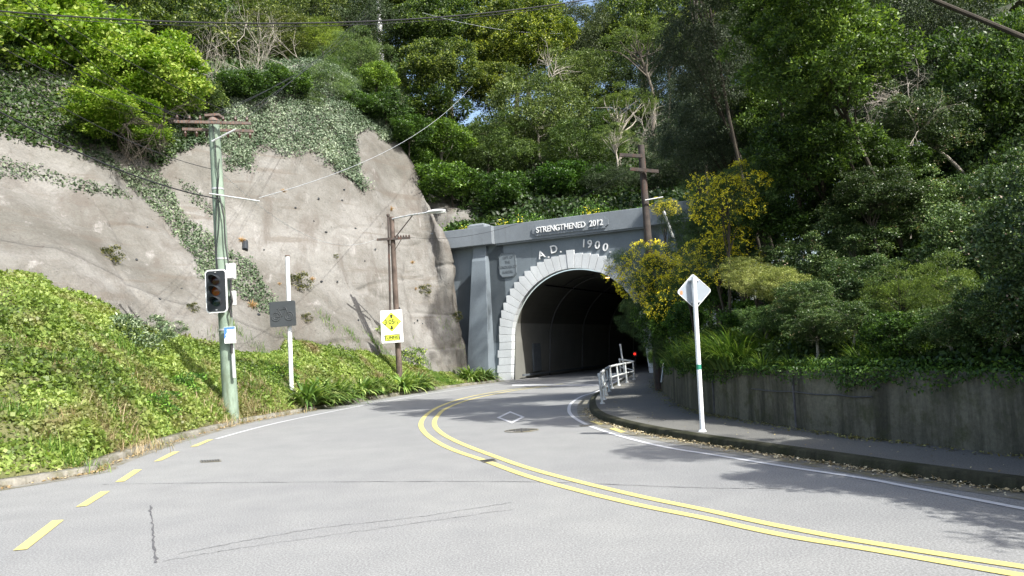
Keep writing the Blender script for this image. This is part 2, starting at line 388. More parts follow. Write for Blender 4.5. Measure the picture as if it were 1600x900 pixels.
# ------------------------------------------------------------------ foliage generators
def unit(v): return v/(np.linalg.norm(v, axis=-1, keepdims=True)+1e-9)
def rdir(n, g=rng): return unit(g.normal(size=(n, 3)))
def leaves(Pt, D, Nn, Ln, W, fold=0.12):
    """one folded rhombic leaf per point: returns verts, quads"""
    D = unit(D); S = unit(np.cross(Nn, D)); N2 = np.cross(D, S)
    Ln = np.broadcast_to(np.asarray(Ln, float), (len(Pt),))[:, None]; W = np.broadcast_to(np.asarray(W, float), (len(Pt),))[:, None]
    a = Pt; b = Pt + D*Ln*0.45 + S*W*0.5 + N2*W*fold; c = Pt + D*Ln - N2*W*fold; d = Pt + D*Ln*0.45 - S*W*0.5 + N2*W*fold
    V = np.stack([a, b, c, d], 1).reshape(-1, 3)
    F = np.arange(len(Pt)*4).reshape(-1, 4)
    return V, F
def crown_mesh(name, mat, seed, lobes=38, sprays=26, per=12, leaf=0.05, asp=0.55, lob_r=(0.20, 0.36), spray_r=0.06,
               shell=(0.72, 1.03), flat=0.85, updir=0.5, droop=0.0, hole=0.0, tipb=0.45, inner=0.5):
    """unit-radius crown built of lobes, each lobe of sprays, each spray of leaves"""
    g = np.random.default_rng(seed)
    k = np.arange(lobes)+0.5; ph = np.arccos(1-1.93*k/lobes); th = math.pi*(1+5**0.5)*k
    C = np.stack([np.cos(th)*np.sin(ph), np.sin(th)*np.sin(ph), np.cos(ph)], 1)
    C += g.normal(size=C.shape)*0.13
    rad = np.where(g.uniform(0, 1, lobes) < 0.22, g.uniform(0.15, inner, lobes), g.uniform(inner, 0.86, lobes)); C = C*rad[:, None]; C[:, 2] *= flat
    lr = g.uniform(*lob_r, lobes)
    li = np.repeat(np.arange(lobes), sprays); n = len(li)
    d = rdir(n, g); d[:, 2] = np.where(d[:, 2] < -0.7, -d[:, 2], d[:, 2])
    Cn = unit(C)[li]; d = unit(d+Cn*0.55)
    r = g.uniform(shell[0], shell[1], n)
    sq = np.ones((n, 3)); sq[:, 2] = 0.75
    S = C[li] + d*sq*(lr[li]*r)[:, None]
    keep = vnoise(S*3.3+seed*7.1, seed) > (-0.75+hole)
    S = S[keep]; d = d[keep]; li = li[keep]; n = len(S)
    si = np.repeat(np.arange(n), per); m = len(si)
    Pt = S[si] + g.normal(size=(m, 3))*spray_r*np.array([1, 1, 0.7])
    D = unit(d[si]*0.6 + rdir(m, g)*0.8 + np.array([0, 0, updir*0.3-droop]))
    Nn = unit(d[si]*0.5 + np.array([0, 0, updir]) + rdir(m, g)*0.75)
    sz = leaf*g.uniform(0.65, 1.3, m)
    V, F = leaves(Pt, D, Nn, sz, sz*asp)
    # young growth outside each lobe; inner leaves toned dark as shade
    out = ((Pt - C[li[si]])/lr[li[si]][:, None]); out = np.linalg.norm(out, axis=1)
    t = np.clip(g.uniform(0, 1, m)*0.45 + g.normal(size=n)[si]*0.16 + g.normal(size=lobes)[li[si]]*0.08 + (np.clip(out, 0.75, 1.15)-0.75)/0.4*tipb*g.uniform(0.5, 1.1, m), 0, 1)
    return np_mesh(name, V, F, mat, t), C
CR = {}
CR['lime'] = crown_mesh('lime_crown', ML_lime, 11, lobes=72, sprays=30, per=13, leaf=0.050, asp=0.7, lob_r=(0.14, 0.27), spray_r=0.045, droop=0.2, tipb=0.5, hole=0.12)
CR['broad'] = crown_mesh('broad_crown', ML_broad, 12, lobes=95, sprays=30, per=12, leaf=0.050, asp=0.42, lob_r=(0.13, 0.25), spray_r=0.038, tipb=0.5)
CR['tip'] = crown_mesh('tip_crown', ML_tip, 13, lobes=80, sprays=32, per=12, leaf=0.046, asp=0.6, lob_r=(0.15, 0.26), spray_r=0.045, updir=0.8, tipb=0.55)
CR['olive'] = crown_mesh('olive_crown', ML_olive, 14, lobes=74, sprays=32, per=13, leaf=0.038, asp=0.5, lob_r=(0.13, 0.26), spray_r=0.040, updir=0.7, hole=0.15)
CR['airy'] = crown_mesh('airy_crown', ML_olive, 15, lobes=26, sprays=36, per=13, leaf=0.034, asp=0.5, lob_r=(0.14, 0.24), spray_r=0.045, updir=0.8, flat=0.8, hole=0.25, shell=(0.3, 1.0))
CR['dark'] = crown_mesh('dark_crown', ML_dark, 16, lobes=95, sprays=32, per=13, leaf=0.036, asp=0.38, lob_r=(0.13, 0.25), spray_r=0.045, droop=0.5, updir=0.2)
CR['shrub'] = crown_mesh('shrub_crown', ML_broad, 17, lobes=44, sprays=26, per=11, leaf=0.075, asp=0.5, lob_r=(0.18, 0.32), spray_r=0.06)
CR['shrub2'] = crown_mesh('shrub_crown_olive', ML_tip, 18, lobes=44, sprays=26, per=11, leaf=0.070, asp=0.5, lob_r=(0.18, 0.32), spray_r=0.06, updir=0.8)
CR['feather'] = crown_mesh('feather_crown', ML_olive, 19, lobes=44, sprays=34, per=14, leaf=0.060, asp=0.14, lob_r=(0.18, 0.30), spray_r=0.05, updir=0.9)
CR['bramble'] = crown_mesh('bramble_crown', ML_bram, 20, lobes=92, sprays=34, per=12, leaf=0.034, asp=0.68, lob_r=(0.14, 0.25), spray_r=0.038, updir=1.1, flat=0.8, shell=(0.6, 1.05))
CR['pale'] = crown_mesh('pale_crown', ML_pale, 21, lobes=40, sprays=34, per=13, leaf=0.055, asp=0.30, lob_r=(0.18, 0.32), spray_r=0.05, updir=0.9)
CR['gorse'] = crown_mesh('gorse_crown', ML_gorse, 22, lobes=56, sprays=40, per=16, leaf=0.050, asp=0.13, lob_r=(0.16, 0.28), spray_r=0.045, updir=0.9, shell=(0.5, 1.1))
def flower_mesh(seed, frac=1.0):
    g = np.random.default_rng(seed); C = CR['gorse'][1]; Pt = []
    for i, c in enumerate(C):
        if g.uniform() > 0.75*frac: continue
        k = int(g.integers(14, 38))
        d = unit(rdir(k, g)+unit(c[None])*0.9+np.array([0, 0, 0.25])); s = c + d*g.uniform(0.20, 0.30, (k, 1))
        for q in s: Pt.append(q + g.normal(size=(6, 3))*0.017)
    Pt = np.concatenate(Pt); m = len(Pt)
    V, F = leaves(Pt, rdir(m, g), rdir(m, g), 0.034*g.uniform(0.6, 1.3, m), 0.027)
    return np_mesh('gorse_flowers', V, F, ML_flower, g.uniform(0, 1, m))

def strap_mesh(name, mat, n, length, width, seed, spread=0.25, up=(50, 85), droop=1.0, seg=6):
    g = np.random.default_rng(seed); az = g.uniform(0, 2*math.pi, n); el = np.radians(g.uniform(*up, n))
    Ln = length*g.uniform(0.6, 1.15, n); base = np.stack([np.cos(az), np.sin(az), np.zeros(n)], 1)*g.uniform(0, spread, n)[:, None]
    side = np.stack([-np.sin(az), np.cos(az), np.zeros(n)], 1); p = base.copy(); rows = []
    for k in range(seg+1):
        f = k/seg; wd = width*(0.6+0.4*math.sin(math.pi*min(1, f*1.5+0.1)))*(1-f**3)
        wd = max(wd, 0.003)
        rows.append((p - side*wd/2, p + side*wd/2))
        e = el - droop*(f**1.3)*2.0
        dirv = np.stack([np.cos(az)*np.cos(e), np.sin(az)*np.cos(e), np.sin(e)], 1)
        p = p + dirv*(Ln/seg)[:, None]
    V = np.stack([x for r in rows for x in r], 1).reshape(-1, 3)
    m = 2*(seg+1); F = []
    for k in range(seg): F.append(np.arange(n)[:, None]*m + np.array([2*k, 2*k+1, 2*k+3, 2*k+2])[None])
    F = np.concatenate(F); t = np.tile(g.uniform(0, 1, n), seg)
    return np_mesh(name, V, F, mat, t)

# ------------------------------------------------------------------ terrain
def crs(a, n):
    """Catmull-Rom resample of control rows along axis 0 to n samples"""
    a = np.asarray(a, float); k = len(a); u = np.linspace(0, k-1, n); i = np.minimum(u.astype(int), k-2); t = (u-i)
    g = lambda j: a[np.clip(j, 0, k-1)]
    sh = (n,)+(1,)*(a.ndim-1); t = t.reshape(sh); p0, p1, p2, p3 = g(i-1), g(i), g(i+1), g(i+2)
    return 0.5*((2*p1)+(-p0+p2)*t+(2*p0-5*p1+4*p2-p3)*t*t+(-p0+3*p1-3*p2+p3)*t**3)
def normals(Gd):
    du = np.gradient(Gd, axis=0); dv = np.gradient(Gd, axis=1); n = unit(np.cross(du, dv)); return n
def grid_mesh(name, Gd, mat, smooth=True):
    a, b = Gd.shape[:2]; idx = np.arange(a*b).reshape(a, b)
    F = np.stack([idx[:-1, :-1], idx[1:, :-1], idx[1:, 1:], idx[:-1, 1:]], -1).reshape(-1, 4)
    return np_mesh(name, Gd.reshape(-1, 3), F, mat, None, smooth)
TERR = []
def reg(Gd, name):
    V = [Vector(p) for p in Gd.reshape(-1, 3)]; a, b = Gd.shape[:2]; idx = np.arange(a*b).reshape(a, b)
    F = np.stack([idx[:-1, :-1], idx[1:, :-1], idx[1:, 1:], idx[:-1, 1:]], -1).reshape(-1, 4).tolist()
    t = BVHTree.FromPolygons(V, F); TERR.append(t); return t
def ground_z(x, y):
    z = 0.0
    for t in TERR:
        h = t.ray_cast(Vector((x, y, 200)), Vector((0, 0, -1)))
        if h[0] is not None: z = max(z, h[0].z)
    return z

# portal frame
PD = np.array([math.cos(R(25.5)), -math.sin(R(25.5)), 0]); PN = np.array([-math.sin(R(25.5)), -math.cos(R(25.5)), 0])
PO = G(797, 594, 0)
def PW(t, off, z): return PO + PD*t + PN*off + np.array([0, 0, z])
ZU = np.array([0, 0, 1.0])

# kerb and path lines in plan
lk = [(-4, -14), (-7.2, -4), (-9.0, 4), (-9.9, 9), (-10.0, 13)] + [tuple(G(x, y)[:2]) for x, y in
      ((128, 742), (160, 729), (250, 697), (350, 668), (400, 657), (456, 647), (540, 631), (620, 618), (700, 606), (770, 597.5))]
lk += [tuple(PW(-0.6, 0.3, 0)[:2])]
LK = crs(np.array(lk), 160)
rk = [(20, -14), (11.6, -3), (8.6, 3), (6.6, 8)] + [tuple(G(x, y)[:2]) for x, y in
      ((1440, 747), (1300, 725), (1150, 702), (1050, 685), (980, 670), (935, 655), (922, 640), (925, 625), (940, 615), (960, 605))]
rk += [tuple(PW(8.3, 1.0, 0)[:2])]
RK = crs(np.array(rk), 160)
wl = [(23, -12), (14.5, -1), (10.2, 4.5), (7.8, 9)] + [tuple(G(x, y, .15)[:2]) for x, y in
      ((1440, 695), (1300, 678), (1150, 655), (1100, 645), (1060, 632), (1036, 612), (1022, 600))]
wl += [tuple(PW(9.6, 0.3, 0)[:2])]
WL = crs(np.array(wl), 160)
def nrm2(Lp):
    d = np.gradient(Lp, axis=0); d = d/np.linalg.norm(d, axis=1, keepdims=True); return np.stack([d[:, 1], -d[:, 0]], 1)
def sheet(A, B, za, zb, mat, name, parent=None, n=3):
    t = np.linspace(0, 1, n)[None, :, None]
    A3 = np.column_stack([A, np.full(len(A), za)])[:, None]; B3 = np.column_stack([B, np.full(len(B), zb)])[:, None]
    return link(name, grid_mesh(name, A3*(1-t)+B3*t, mat, False), parent)
def strip(Lp, w, z, mat, name, parent=None, dash=None):
    n = nrm2(Lp); return sheet(Lp-n*w/2, Lp+n*w/2, z, z, mat, name, parent, 2)

gm = MB(); gm.add([(-1500, -300, -0.30), (1500, -300, -0.30), (1500, 2500, -0.30), (-1500, 2500, -0.30)], [(0, 1, 2, 3)])
tag(gm.build('ground', M_soil), kind='structure')
road = link('road', None) if False else sheet(LK, RK, 0.0, 0.0, M_road, 'road', None, 9)
tag(road, kind='structure')
# road inside the tunnel
tr = MB(); a = [PW(-0.6, 0.3, 0), PW(8.3, 1.0, 0), PW(8.3, -110, 0), PW(-0.6, -110, 0)]
tr.add(a, [(0, 1, 2, 3)]); tag(tr.build('tunnel_road', M_road), kind='structure')
# left kerb: top, face; gutter litter sheet
nL = nrm2(LK); nR = nrm2(RK); nW = nrm2(WL)     # nL points to the road (right of travel), nR points away from the road
kb = np.stack([np.column_stack([LK+nL*0.02, np.full(160, -0.02)]), np.column_stack([LK, np.full(160, 0.10)]), np.column_stack([LK-nL*0.03, np.full(160, 0.125)]),
               np.column_stack([LK-nL*0.30, np.full(160, 0.13)]), np.column_stack([LK-nL*0.34, np.full(160, -0.05)])], 1)
kb[:, 1:4, 2] += 0.02*fbm(np.column_stack([LK*0.8, np.zeros(160)]), 3)[:, None]
tag(link('kerb', grid_mesh('kerb', kb, M_kerb, False)), kind='structure')
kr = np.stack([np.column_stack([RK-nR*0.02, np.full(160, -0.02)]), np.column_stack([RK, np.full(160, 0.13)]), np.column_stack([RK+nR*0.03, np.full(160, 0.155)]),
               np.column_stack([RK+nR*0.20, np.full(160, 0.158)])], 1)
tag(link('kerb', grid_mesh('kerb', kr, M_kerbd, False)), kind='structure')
gt = strip(RK-nR*0.22, 0.38, 0.004, M_gutter, 'gutter'); gt['kind'] = 'structure'
gt = strip(LK+nL*0.20, 0.30, 0.004, M_gutter, 'gutter'); gt['kind'] = 'structure'
tag(sheet(RK+nR*0.20, WL+nW*0.02, 0.154, 0.154, M_path, 'footpath', None, 5), kind='structure')
fp = MB(); fp.add([PW(8.28, 1.0, .154), PW(9.7, 0.3, .154), PW(9.7, -110, .154), PW(8.28, -110, .154)], [(0, 1, 2, 3)])
fp.add([PW(8.28, 1.0, 0), PW(8.28, 1.0, .154), PW(8.28, -110, .154), PW(8.28, -110, 0)], [(0, 1, 2, 3)])
tag(fp.build('tunnel_footpath', M_path), kind='structure')

# markings
def gl(pts): return np.array([G(x, y)[:2] for x, y in pts])
edge_px = [(1440, 765), (1350, 748), (1230, 730), (1120, 712), (1050, 701), (1000, 690), (950, 676), (915, 663), (895, 651), (889, 641), (893, 630), (910, 619), (937, 610)]
ed = np.concatenate([np.array([(10.6, -3), (7.6, 3), (5.9, 7.2)]), gl(edge_px), [PW(7.9, 0.6, 0)[:2]]]); ed = crs(ed, 160)
strip(ed, 0.105, 0.008, M_wht, 'edge_line', road)
ye_out = [(1440, 873), (1230, 838), (1100, 810), (1000, 790), (900, 766), (820, 743), (760, 721), (710, 704), (680, 689), (662, 674), (658, 661), (668, 647), (690, 634), (730, 621), (790, 610), (850, 603), (880, 600)]
yo = np.concatenate([np.array([(8.2, 0.0), (5.6, 4.2)]), gl(ye_out)]); yo = crs(yo, 200)
no = nrm2(yo)
# inner line offset towards the inside of the bend
strip(yo-no*0.0, 0.14, 0.008, M_yel, 'centre_line', road)
ye_in = [(1440, 862), (1230, 825), (1100, 797), (1000, 776), (900, 752), (830, 733), (780, 716), (720, 693), (690, 677), (679, 664), (683, 651), (700, 637), (740, 623), (800, 611), (855, 604), (884, 601)]
yi = np.concatenate([np.array([(8.55, 0.2), (5.95, 4.4)]), gl(ye_in)]); yi = crs(yi, 200)
strip(yi, 0.14, 0.0081, M_yel, 'centre_line', road)
wp = crs(np.concatenate([gl([(338, 686), (400, 669), (456, 656), (540, 639), (620, 624), (700, 611), (760, 603), (800, 598.5)]), [PW(0.3, -6, 0)[:2]]]), 80)
strip(wp, 0.11, 0.008, M_wht, 'edge_line', road)
for q in ([(180, 753), (194, 752), (222, 733), (209, 734)], [(240, 721), (253, 719), (281, 705), (269, 706)], [(297, 698), (308, 697), (334, 686), (324, 687)],
          [(118, 792), (136, 790), (172, 767), (157, 768)], [(921, 658), (929, 657), (943, 662.5), (936, 663.5)], [(952, 669.5), (960, 668), (978, 674.5), (970, 676)],
          [(20, 860), (42, 858), (100, 812), (82, 813)]):
    mb = MB(); mb.add([G(x, y, .0085) for x, y in q], [(0, 1, 2, 3)]); mb.build('no_parking_dash', M_yel, road)
mb = MB(); o_ = [G(x, y, .0085) for x, y in ((776, 652.5), (797, 642.5), (820, 651.5), (800, 661.5))]; c_ = sum(o_)/4
i_ = [c_+(p-c_)*0.74 for p in o_]; mb.add(o_+i_, [(0, 1, 5, 4), (1, 2, 6, 5), (2, 3, 7, 6), (3, 0, 4, 7)]); mb.build('diamond_marking', M_wht, road)
mb = MB(); mb.add([G(x, y, .009) for x, y in ((800, 601), (935, 601), (935, 602.4), (800, 602.6))], [(0, 1, 2, 3)]); mb.build('stop_line', M_wht, road)
# cracks and scuffs
def crack(px, w, mat, z=0.006, j=0.03, n=40):
    A = gl(px); A = crs(A, n); A = A + rng.normal(size=A.shape)*j
    nn = nrm2(A); ww = (w*rng.uniform(0.3, 1.3, n))[:, None]
    sheet(A-nn*ww/2, A+nn*ww/2, z, z, mat, 'crack', road, 2)
crack([(160, 757), (400, 754), (800, 753), (1080, 762), (1230, 764)], 0.022, M_crack, 0.0052, 0.01, 90)
crack([(235, 790), (238, 820), (240, 850), (244, 880)], 0.028, M_crack, 0.0054, 0.009, 34)
crack([(280, 865), (480, 828), (650, 808), (800, 785)], 0.018, M_scuff, 0.0056, 0.015, 90)
crack([(260, 876), (420, 850), (600, 825), (800, 796)], 0.016, M_scuff, 0.0058, 0.02, 90)
for q, nm, lab in (([(312, 720), (344, 718), (346, 721), (314, 723)], 'drain_grate', 'small iron drain grate in the road near the left yellow dashes'),
              ([(905, 664.5), (925, 663.5), (926, 665.5), (907, 666.5)], 'drain_grate', 'small iron grate in the road just inside the white edge line'),
              ([(750, 719.5), (772, 717), (777, 720.5), (757, 723)], 'valve_cover', 'iron valve cover lying between the double yellow lines')):
    mb = MB(); c4 = [G(x, y, .006) for x, y in q]; mb.add(c4 + [p+np.array([0, 0, .006]) for p in c4], [(0, 1, 2, 3), (4, 5, 6, 7), (0, 1, 5, 4), (1, 2, 6, 5), (2, 3, 7, 6), (3, 0, 4, 7)])
    c4 = np.array(c4)
    th = Thing(nm, c4.mean(0), lab, 'road cover'); th.part('frame', mb, M_gutter)
    mb = MB()
    for k in range(7):
        u0 = 0.06+k*0.13; u1 = u0+0.08
        pp = [c4[0]*(1-u)*(1-v)+c4[1]*u*(1-v)+c4[2]*u*v+c4[3]*(1-u)*v for u, v in ((u0, .08), (u1, .08), (u1, .92), (u0, .92))]
        mb.add([p+np.array([0, 0, .0125]) for p in pp], [(0, 1, 2, 3)])
    th.part('grate', mb, M_iron)
mb = MB(); c0 = G(815, 673, .0); rad = 0.42; th = Thing('manhole_cover', c0, 'round patterned iron manhole cover beside the white diamond marking', 'manhole')
mb.tube([c0+[0, 0, .004], c0+[0, 0, .014]], [rad, rad], 36); th.part('rim', mb, M_gutter)
mb = MB()
for i in range(-4, 5):
    for j in range(-4, 5):
        if (i*i+j*j) < 17 and (i+j) % 2 == 0: mb.box(c0+[i*.088, j*.088, .018], (.11, .05, .012) if i % 2 else (.05, .11, .012))
th.part('cover', mb, M_iron)

# ---- cliff
cb = [(-260, 300, 26), (-150, 330, 27.5), (0, 395, 28.5), (160, 450, 30.5), (250, 492, 33), (340, 517, 35), (440, 533, 38), (520, 530, 41), (575, 538, 43.5), (620, 560, 45.5), (660, 578, 47.5), (696, 590, 49.0), (724, 596, 50.6), (738, 600, 53.5)]
ct = [(-260, -40, 38), (-150, 10, 40), (0, 70, 42), (160, 115, 45), (250, 130, 48), (340, 125, 51), (430, 110, 54), (510, 112, 57), (562, 150, 58.5), (602, 212, 58), (645, 278, 56.2), (672, 330, 54.3), (692, 378, 52.4), (706, 412, 53.2)]
B = np.array([P(*q) for q in cb]); T = np.array([P(*q) for q in ct])
NU, NV = 420, 240
Bu = crs(B, NU); Tu = crs(T, NU)
Bl = Bu.copy(); Bl[:, 2] -= 1.8; Bl += (Bu-Tu)*np.array([1, 1, 0])*0.06
Tx = Tu + unit((Tu-Bu)*np.array([1, 1, 0]))*3.0 + np.array([0, 0, 1.2])
vv = np.linspace(0, 1, NV)[None, :, None]
CG = np.where(vv < 0.1, Bl[:, None]*(1-vv/0.1)+Bu[:, None]*(vv/0.1), np.where(vv < 0.9, Bu[:, None]*(1-(vv-.1)/.8)+Tu[:, None]*((vv-.1)/.8), Tu[:, None]*(1-(vv-.9)/.1)+Tx[:, None]*((vv-.9)/.1)))
nn = normals(CG); nn *= np.sign((nn*np.array([0.3, -0.8, 0.5])).sum(-1).mean())
d1 = fbm(CG*0.085+3.1, 3, 5)*0.85
d2 = fbm(CG*np.array([0.35, 0.35, 0.22]), 4, 9)*0.17
rid = np.abs(fbm(CG*np.array([0.22, 0.22, 0.10])+9.0, 3, 31)); d3 = -np.exp(-(rid/0.07)**2)*0.13
led = np.abs(fbm(CG*np.array([0.05, 0.05, 0.42])+4.0, 2, 41)); d4 = -np.exp(-(led/0.04)**2)*0.10
uu = np.linspace(0, 1, NU)[:, None]
edge = np.clip((uu-0.66)/0.2, 0, 1)
d5 = edge*(fbm(CG*np.array([0.7, 0.7, 0.40])+1.0, 5, 51)*0.12 - np.abs(fbm(CG*np.array([0.9, 0.9, 0.28])+11.0, 4, 61))*0.12)
fadeb = np.clip(np.minimum(uu*30, 1), 0, 1)
CG = CG + nn*((d1+d2+d3+d4+d5)*fadeb)[..., None]
tag(link('cliff', grid_mesh('cliff', CG, M_rock)), kind='structure')
CN = normals(CG); CN *= np.sign((CN*np.array([0.3, -0.8, 0.5])).sum(-1).mean())
reg(CG[::3, ::3], 'cliff')

# ---- left bank between kerb and cliff
bi = np.linspace(0, 159, 160)
kbk = np.column_stack([LK-nL*0.33, np.full(160, 0.10)])
# matching cliff base points for each kerb point (by direction seen from the bend)
cl_back = [(-13, -22, 3.0), (-17, -8, 4.0), (-22, 4, 5.0), (-25, 12, 5.6), (-25.5, 18, 5.8)]
cbase = [tuple(P(*q)) for q in ((0, 388, 29.5), (90, 420, 30.5), (165, 447, 31.5), (250, 488, 33.8), (310, 505, 35.4), (360, 519, 36.4), (425, 525, 38.2), (455, 512, 39.5), (490, 508, 41), (540, 519, 43), (590, 530, 44.8), (640, 556, 47), (690, 578, 49.7), (715, 585, 51.5))] + [tuple(PW(-1.5, 0.6, 0.6))]
CBs = crs(np.array(cl_back+cbase), 160); CBs[:, 2] -= 0.72*np.clip((158-np.arange(160))/25, 0, 1)
bn = 60; BG = np.zeros((160, bn, 3)); s = np.linspace(0, 1, bn)
for j, t in enumerate(s):
    BG[:, j] = kbk*(1-t)+CBs*t
    BG[:, j, 2] = kbk[:, 2] + (CBs[:, 2]-kbk[:, 2])*(t**0.80) + 0.10*math.sin(math.pi*t)
BG[..., 2] += (fbm(BG*np.array([0.45, 0.45, 0]), 4, 3)*0.26)*np.sin(np.pi*s)[None]**0.6
BG[..., 2] -= 0.35*np.exp(-((np.abs(fbm(BG*np.array([0.22, 0.12, 0])+2, 2, 8)))/0.06)**2)*np.sin(np.pi*s)[None]
ext = BG[:, -1:] + (BG[:, -1:]-BG[:, -2:-1])*6
BGx = np.concatenate([BG, ext], 1)
tag(link('bank', grid_mesh('bank', BGx, M_bank)), kind='structure'); reg(BGx[::2, ::3], 'bank')
BNn = normals(BG); BNn *= np.sign(BNn[..., 2].mean())

# ---- hillsides
def hill(name, inner, outd, dist, hgt, nu=150, nv=70, seed=1, amp=1.0):
    I = crs(np.array(inner, float), nu); D = crs(np.array(outd, float), nu); D = unit(D)
    dv = crs(np.array(dist, float)[:, None], nv)[:, 0]; hv = crs(np.array(hgt, float)[:, None], nv)[:, 0]
    Gd = I[:, None]+D[:, None]*dv[None, :, None]; Gd[..., 2] += hv[None]
    Gd[..., 2] += fbm(Gd*np.array([0.07, 0.07, 0]), 4, seed)*amp*np.clip(dv/10, 0, 1)[None]*1.6
    tag(link(name, grid_mesh(name, Gd, M_soil)), kind='structure'); reg(Gd, name); return Gd
inn = [tuple(Tu[k]-np.array([0, 0, 0.5])) for k in (0, 60, 120, 180, 240, 290)]
oud = [(-.6, .8, 0), (-.55, .83, 0), (-.45, .9, 0), (-.35, .94, 0), (-.2, .98, 0), (-.1, 1, 0)]
H1 = hill('hillside', inn, oud, [0, 4, 12, 25, 45, 80, 140], [0, 1.8, 6.0, 13, 23, 34, 40], seed=4)
inn = [tuple(Tu[285]+np.array([-1.0, .4, -.8])), tuple(PW(-6.5, -3.5, 11.0)), tuple(PW(-3.5, -0.9, 9.75)), tuple(PW(1, -0.9, 9.75)), tuple(PW(6, -0.9, 9.75)), tuple(PW(11, -0.9, 9.75)), tuple(PW(15, -0.9, 9.8)), tuple(PW(22, 0.5, 13))]
oud = [(-.1, 1, 0), (-.05, 1, 0), (0, 1, 0), (.1, 1, 0), (.2, 1, 0), (.3, .95, 0), (.45, .9, 0), (.7, .7, 0)]
H2 = hill('hillside', inn, oud, [0, 4, 12, 25, 45, 80, 140], [0, 1.5, 5.2, 11, 19, 27, 30], seed=5)
rb = [np.array([PW(-12, -2, 2), PW(-8, -1.6, 3), PW(-4, -1.3, 6), PW(0.5, -1.3, 8.5)]), np.array([PW(-12, -2.5, 8), PW(-8, -2.2, 9), PW(-4, -1.8, 9.8), PW(.5, -1.6, 10.0)]),
      np.array([P(610, 285, 59.5), P(655, 300, 58.8), P(705, 325, 57.5), P(765, 350, 55)]), np.array([P(605, 270, 63), P(655, 280, 63), P(705, 305, 61.5), P(765, 340, 58)])]
RB = crs(np.array([crs(r_, 60) for r_ in rb]), 40); RB = RB + normals(RB)*(fbm(RB*.5, 4, 77)*.25)[..., None]
tag(link('cliff', grid_mesh('cliff', RB, M_rock)), kind='structure'); reg(RB, 'cliffb')
WT = 1.30
inn = [(w0+n0*0.30) for w0, n0 in zip(WL, nW)]; ii = [0, 20, 45, 65, 80, 95, 110, 125, 140, 152, 159]
inn = [(inn[i][0], inn[i][1], WT-0.08) for i in ii]
oud = [(.75, -.65, 0), (.85, -.5, 0), (.93, -.3, 0), (.98, -.1, 0), (1, 0, 0), (1, .1, 0), (1, .15, 0), (1, .1, 0), (1, -.1, 0), (1, -.25, 0), (1, -.38, 0)]
H3 = hill('hillside', inn, oud, [0, 3, 8, 16, 32, 60, 120], [0, 1.1, 4.6, 11.0, 24, 40, 50], seed=6, amp=.6)

def bp(x, y):
    d = Vector(ray(x, y)).normalized(); best = None
    for t in TERR:
        h = t.ray_cast(Vector(EYE), d)
        if h[0] is not None and (best is None or h[3] < best[1]): best = (np.array(h[0]), h[3])
    if best is None: return G(x, min(y, 2000), 0) if ray(x, y)[2] < 0 else P(x, y, 60)
    return best[0]

# ------------------------------------------------------------------ retaining wall
wp_ = WL + nW*0.0
rows = [np.column_stack([WL-nW*0.00, np.full(160, 0.10)]), np.column_stack([WL+nW*0.015, np.full(160, 0.7)]), np.column_stack([WL+nW*0.03, np.full(160, WT)]),
        np.column_stack([WL+nW*0.05, np.full(160, WT+0.02)]), np.column_stack([WL+nW*0.33, np.full(160, WT+0.02)]), np.column_stack([WL+nW*0.36, np.full(160, 0.3)])]
WG = np.stack(rows, 1)
wallo = link('retaining_wall', grid_mesh('retaining_wall', crs(WG.transpose(1, 0, 2), 6).transpose(1, 0, 2), M_wall, False))
tag(wallo, 'low dark mossy concrete retaining wall along the footpath on the right', 'wall')
for k in (95, 77):
    mb = MB(); p = np.array([WL[k][0], WL[k][1], 0]); n3 = np.array([nW[k][0], nW[k][1], 0]); t3 = np.array([-n3[1], n3[0], 0])
    mb.box(p-n3*0.004+np.array([0, 0, .72]), (0.035, 0.03, 1.1), (t3, n3, ZU)); mb.build('joint', M_crack, wallo)
mb = MB()
k0, k1 = 64, 84
mb2 = [np.array([WL[k][0]-nW[k][0]*.006, WL[k][1]-nW[k][1]*.006, .86+.01*math.sin(k)]) for k in range(k0, k1)]
mb.tube(mb2, 0.012, 4); mb.build('cast_seam', M_crack, wallo)

# ------------------------------------------------------------------ tunnel portal
pt = Thing('tunnel_portal', PW(4.7, 0, 0), 'grey painted concrete tunnel portal with white arch stones dated A.D. 1900', 'tunnel portal')
TC, ZC, RI = 4.7, 2.45, 4.35
def arch_pts(r, n=48, leg=6, z0=0.0, splay=0.22):
    a = []
    for k in range(leg): f = k/leg; a.append((TC-r-splay*(1-f), z0+(ZC-z0)*f))
    for k in range(n+1): t = math.pi*(1-k/n); a.append((TC+r*math.cos(t), ZC+r*math.sin(t)))
    for k in range(leg): f = (k+1)/leg; a.append((TC+r+splay*f, ZC-(ZC-z0)*f))
    return a
ap = arch_pts(RI+0.35); ZT = 9.2; TL, TR = -8.0, 15.5
mb = MB(); V = []; F = []
for (t, z) in ap:
    V.append(PW(t, 0, z))
    if z <= ZC+0.01: V.append(PW(TL if t < TC else TR, 0, z))
    else: V.append(PW(t, 0, ZT))
n = len(ap)
for i in range(n-1):
    F.append((2*i, 2*i+2, 2*i+3, 2*i+1))
mb.add(V, F)
tl = TC-RI-0.35; trr = TC+RI+0.35
mb.add([PW(TL, 0, ZC), PW(tl, 0, ZC), PW(tl, 0, ZT), PW(TL, 0, ZT)], [(0, 1, 2, 3)])
mb.add([PW(TR, 0, ZC), PW(trr, 0, ZC), PW(trr, 0, ZT), PW(TR, 0, ZT)], [(0, 1, 2, 3)])
pt.part('wall', mb, M_portal)
axp = (PD, PN, ZU)
mb = MB(); mb.box(PW((-0.43+9.83)/2, -0.15, 9.46), (10.26, 1.0, 1.18), axp); mb.box(PW(4.7, 0.14, 8.83), (10.26, 0.28, 0.09), axp)
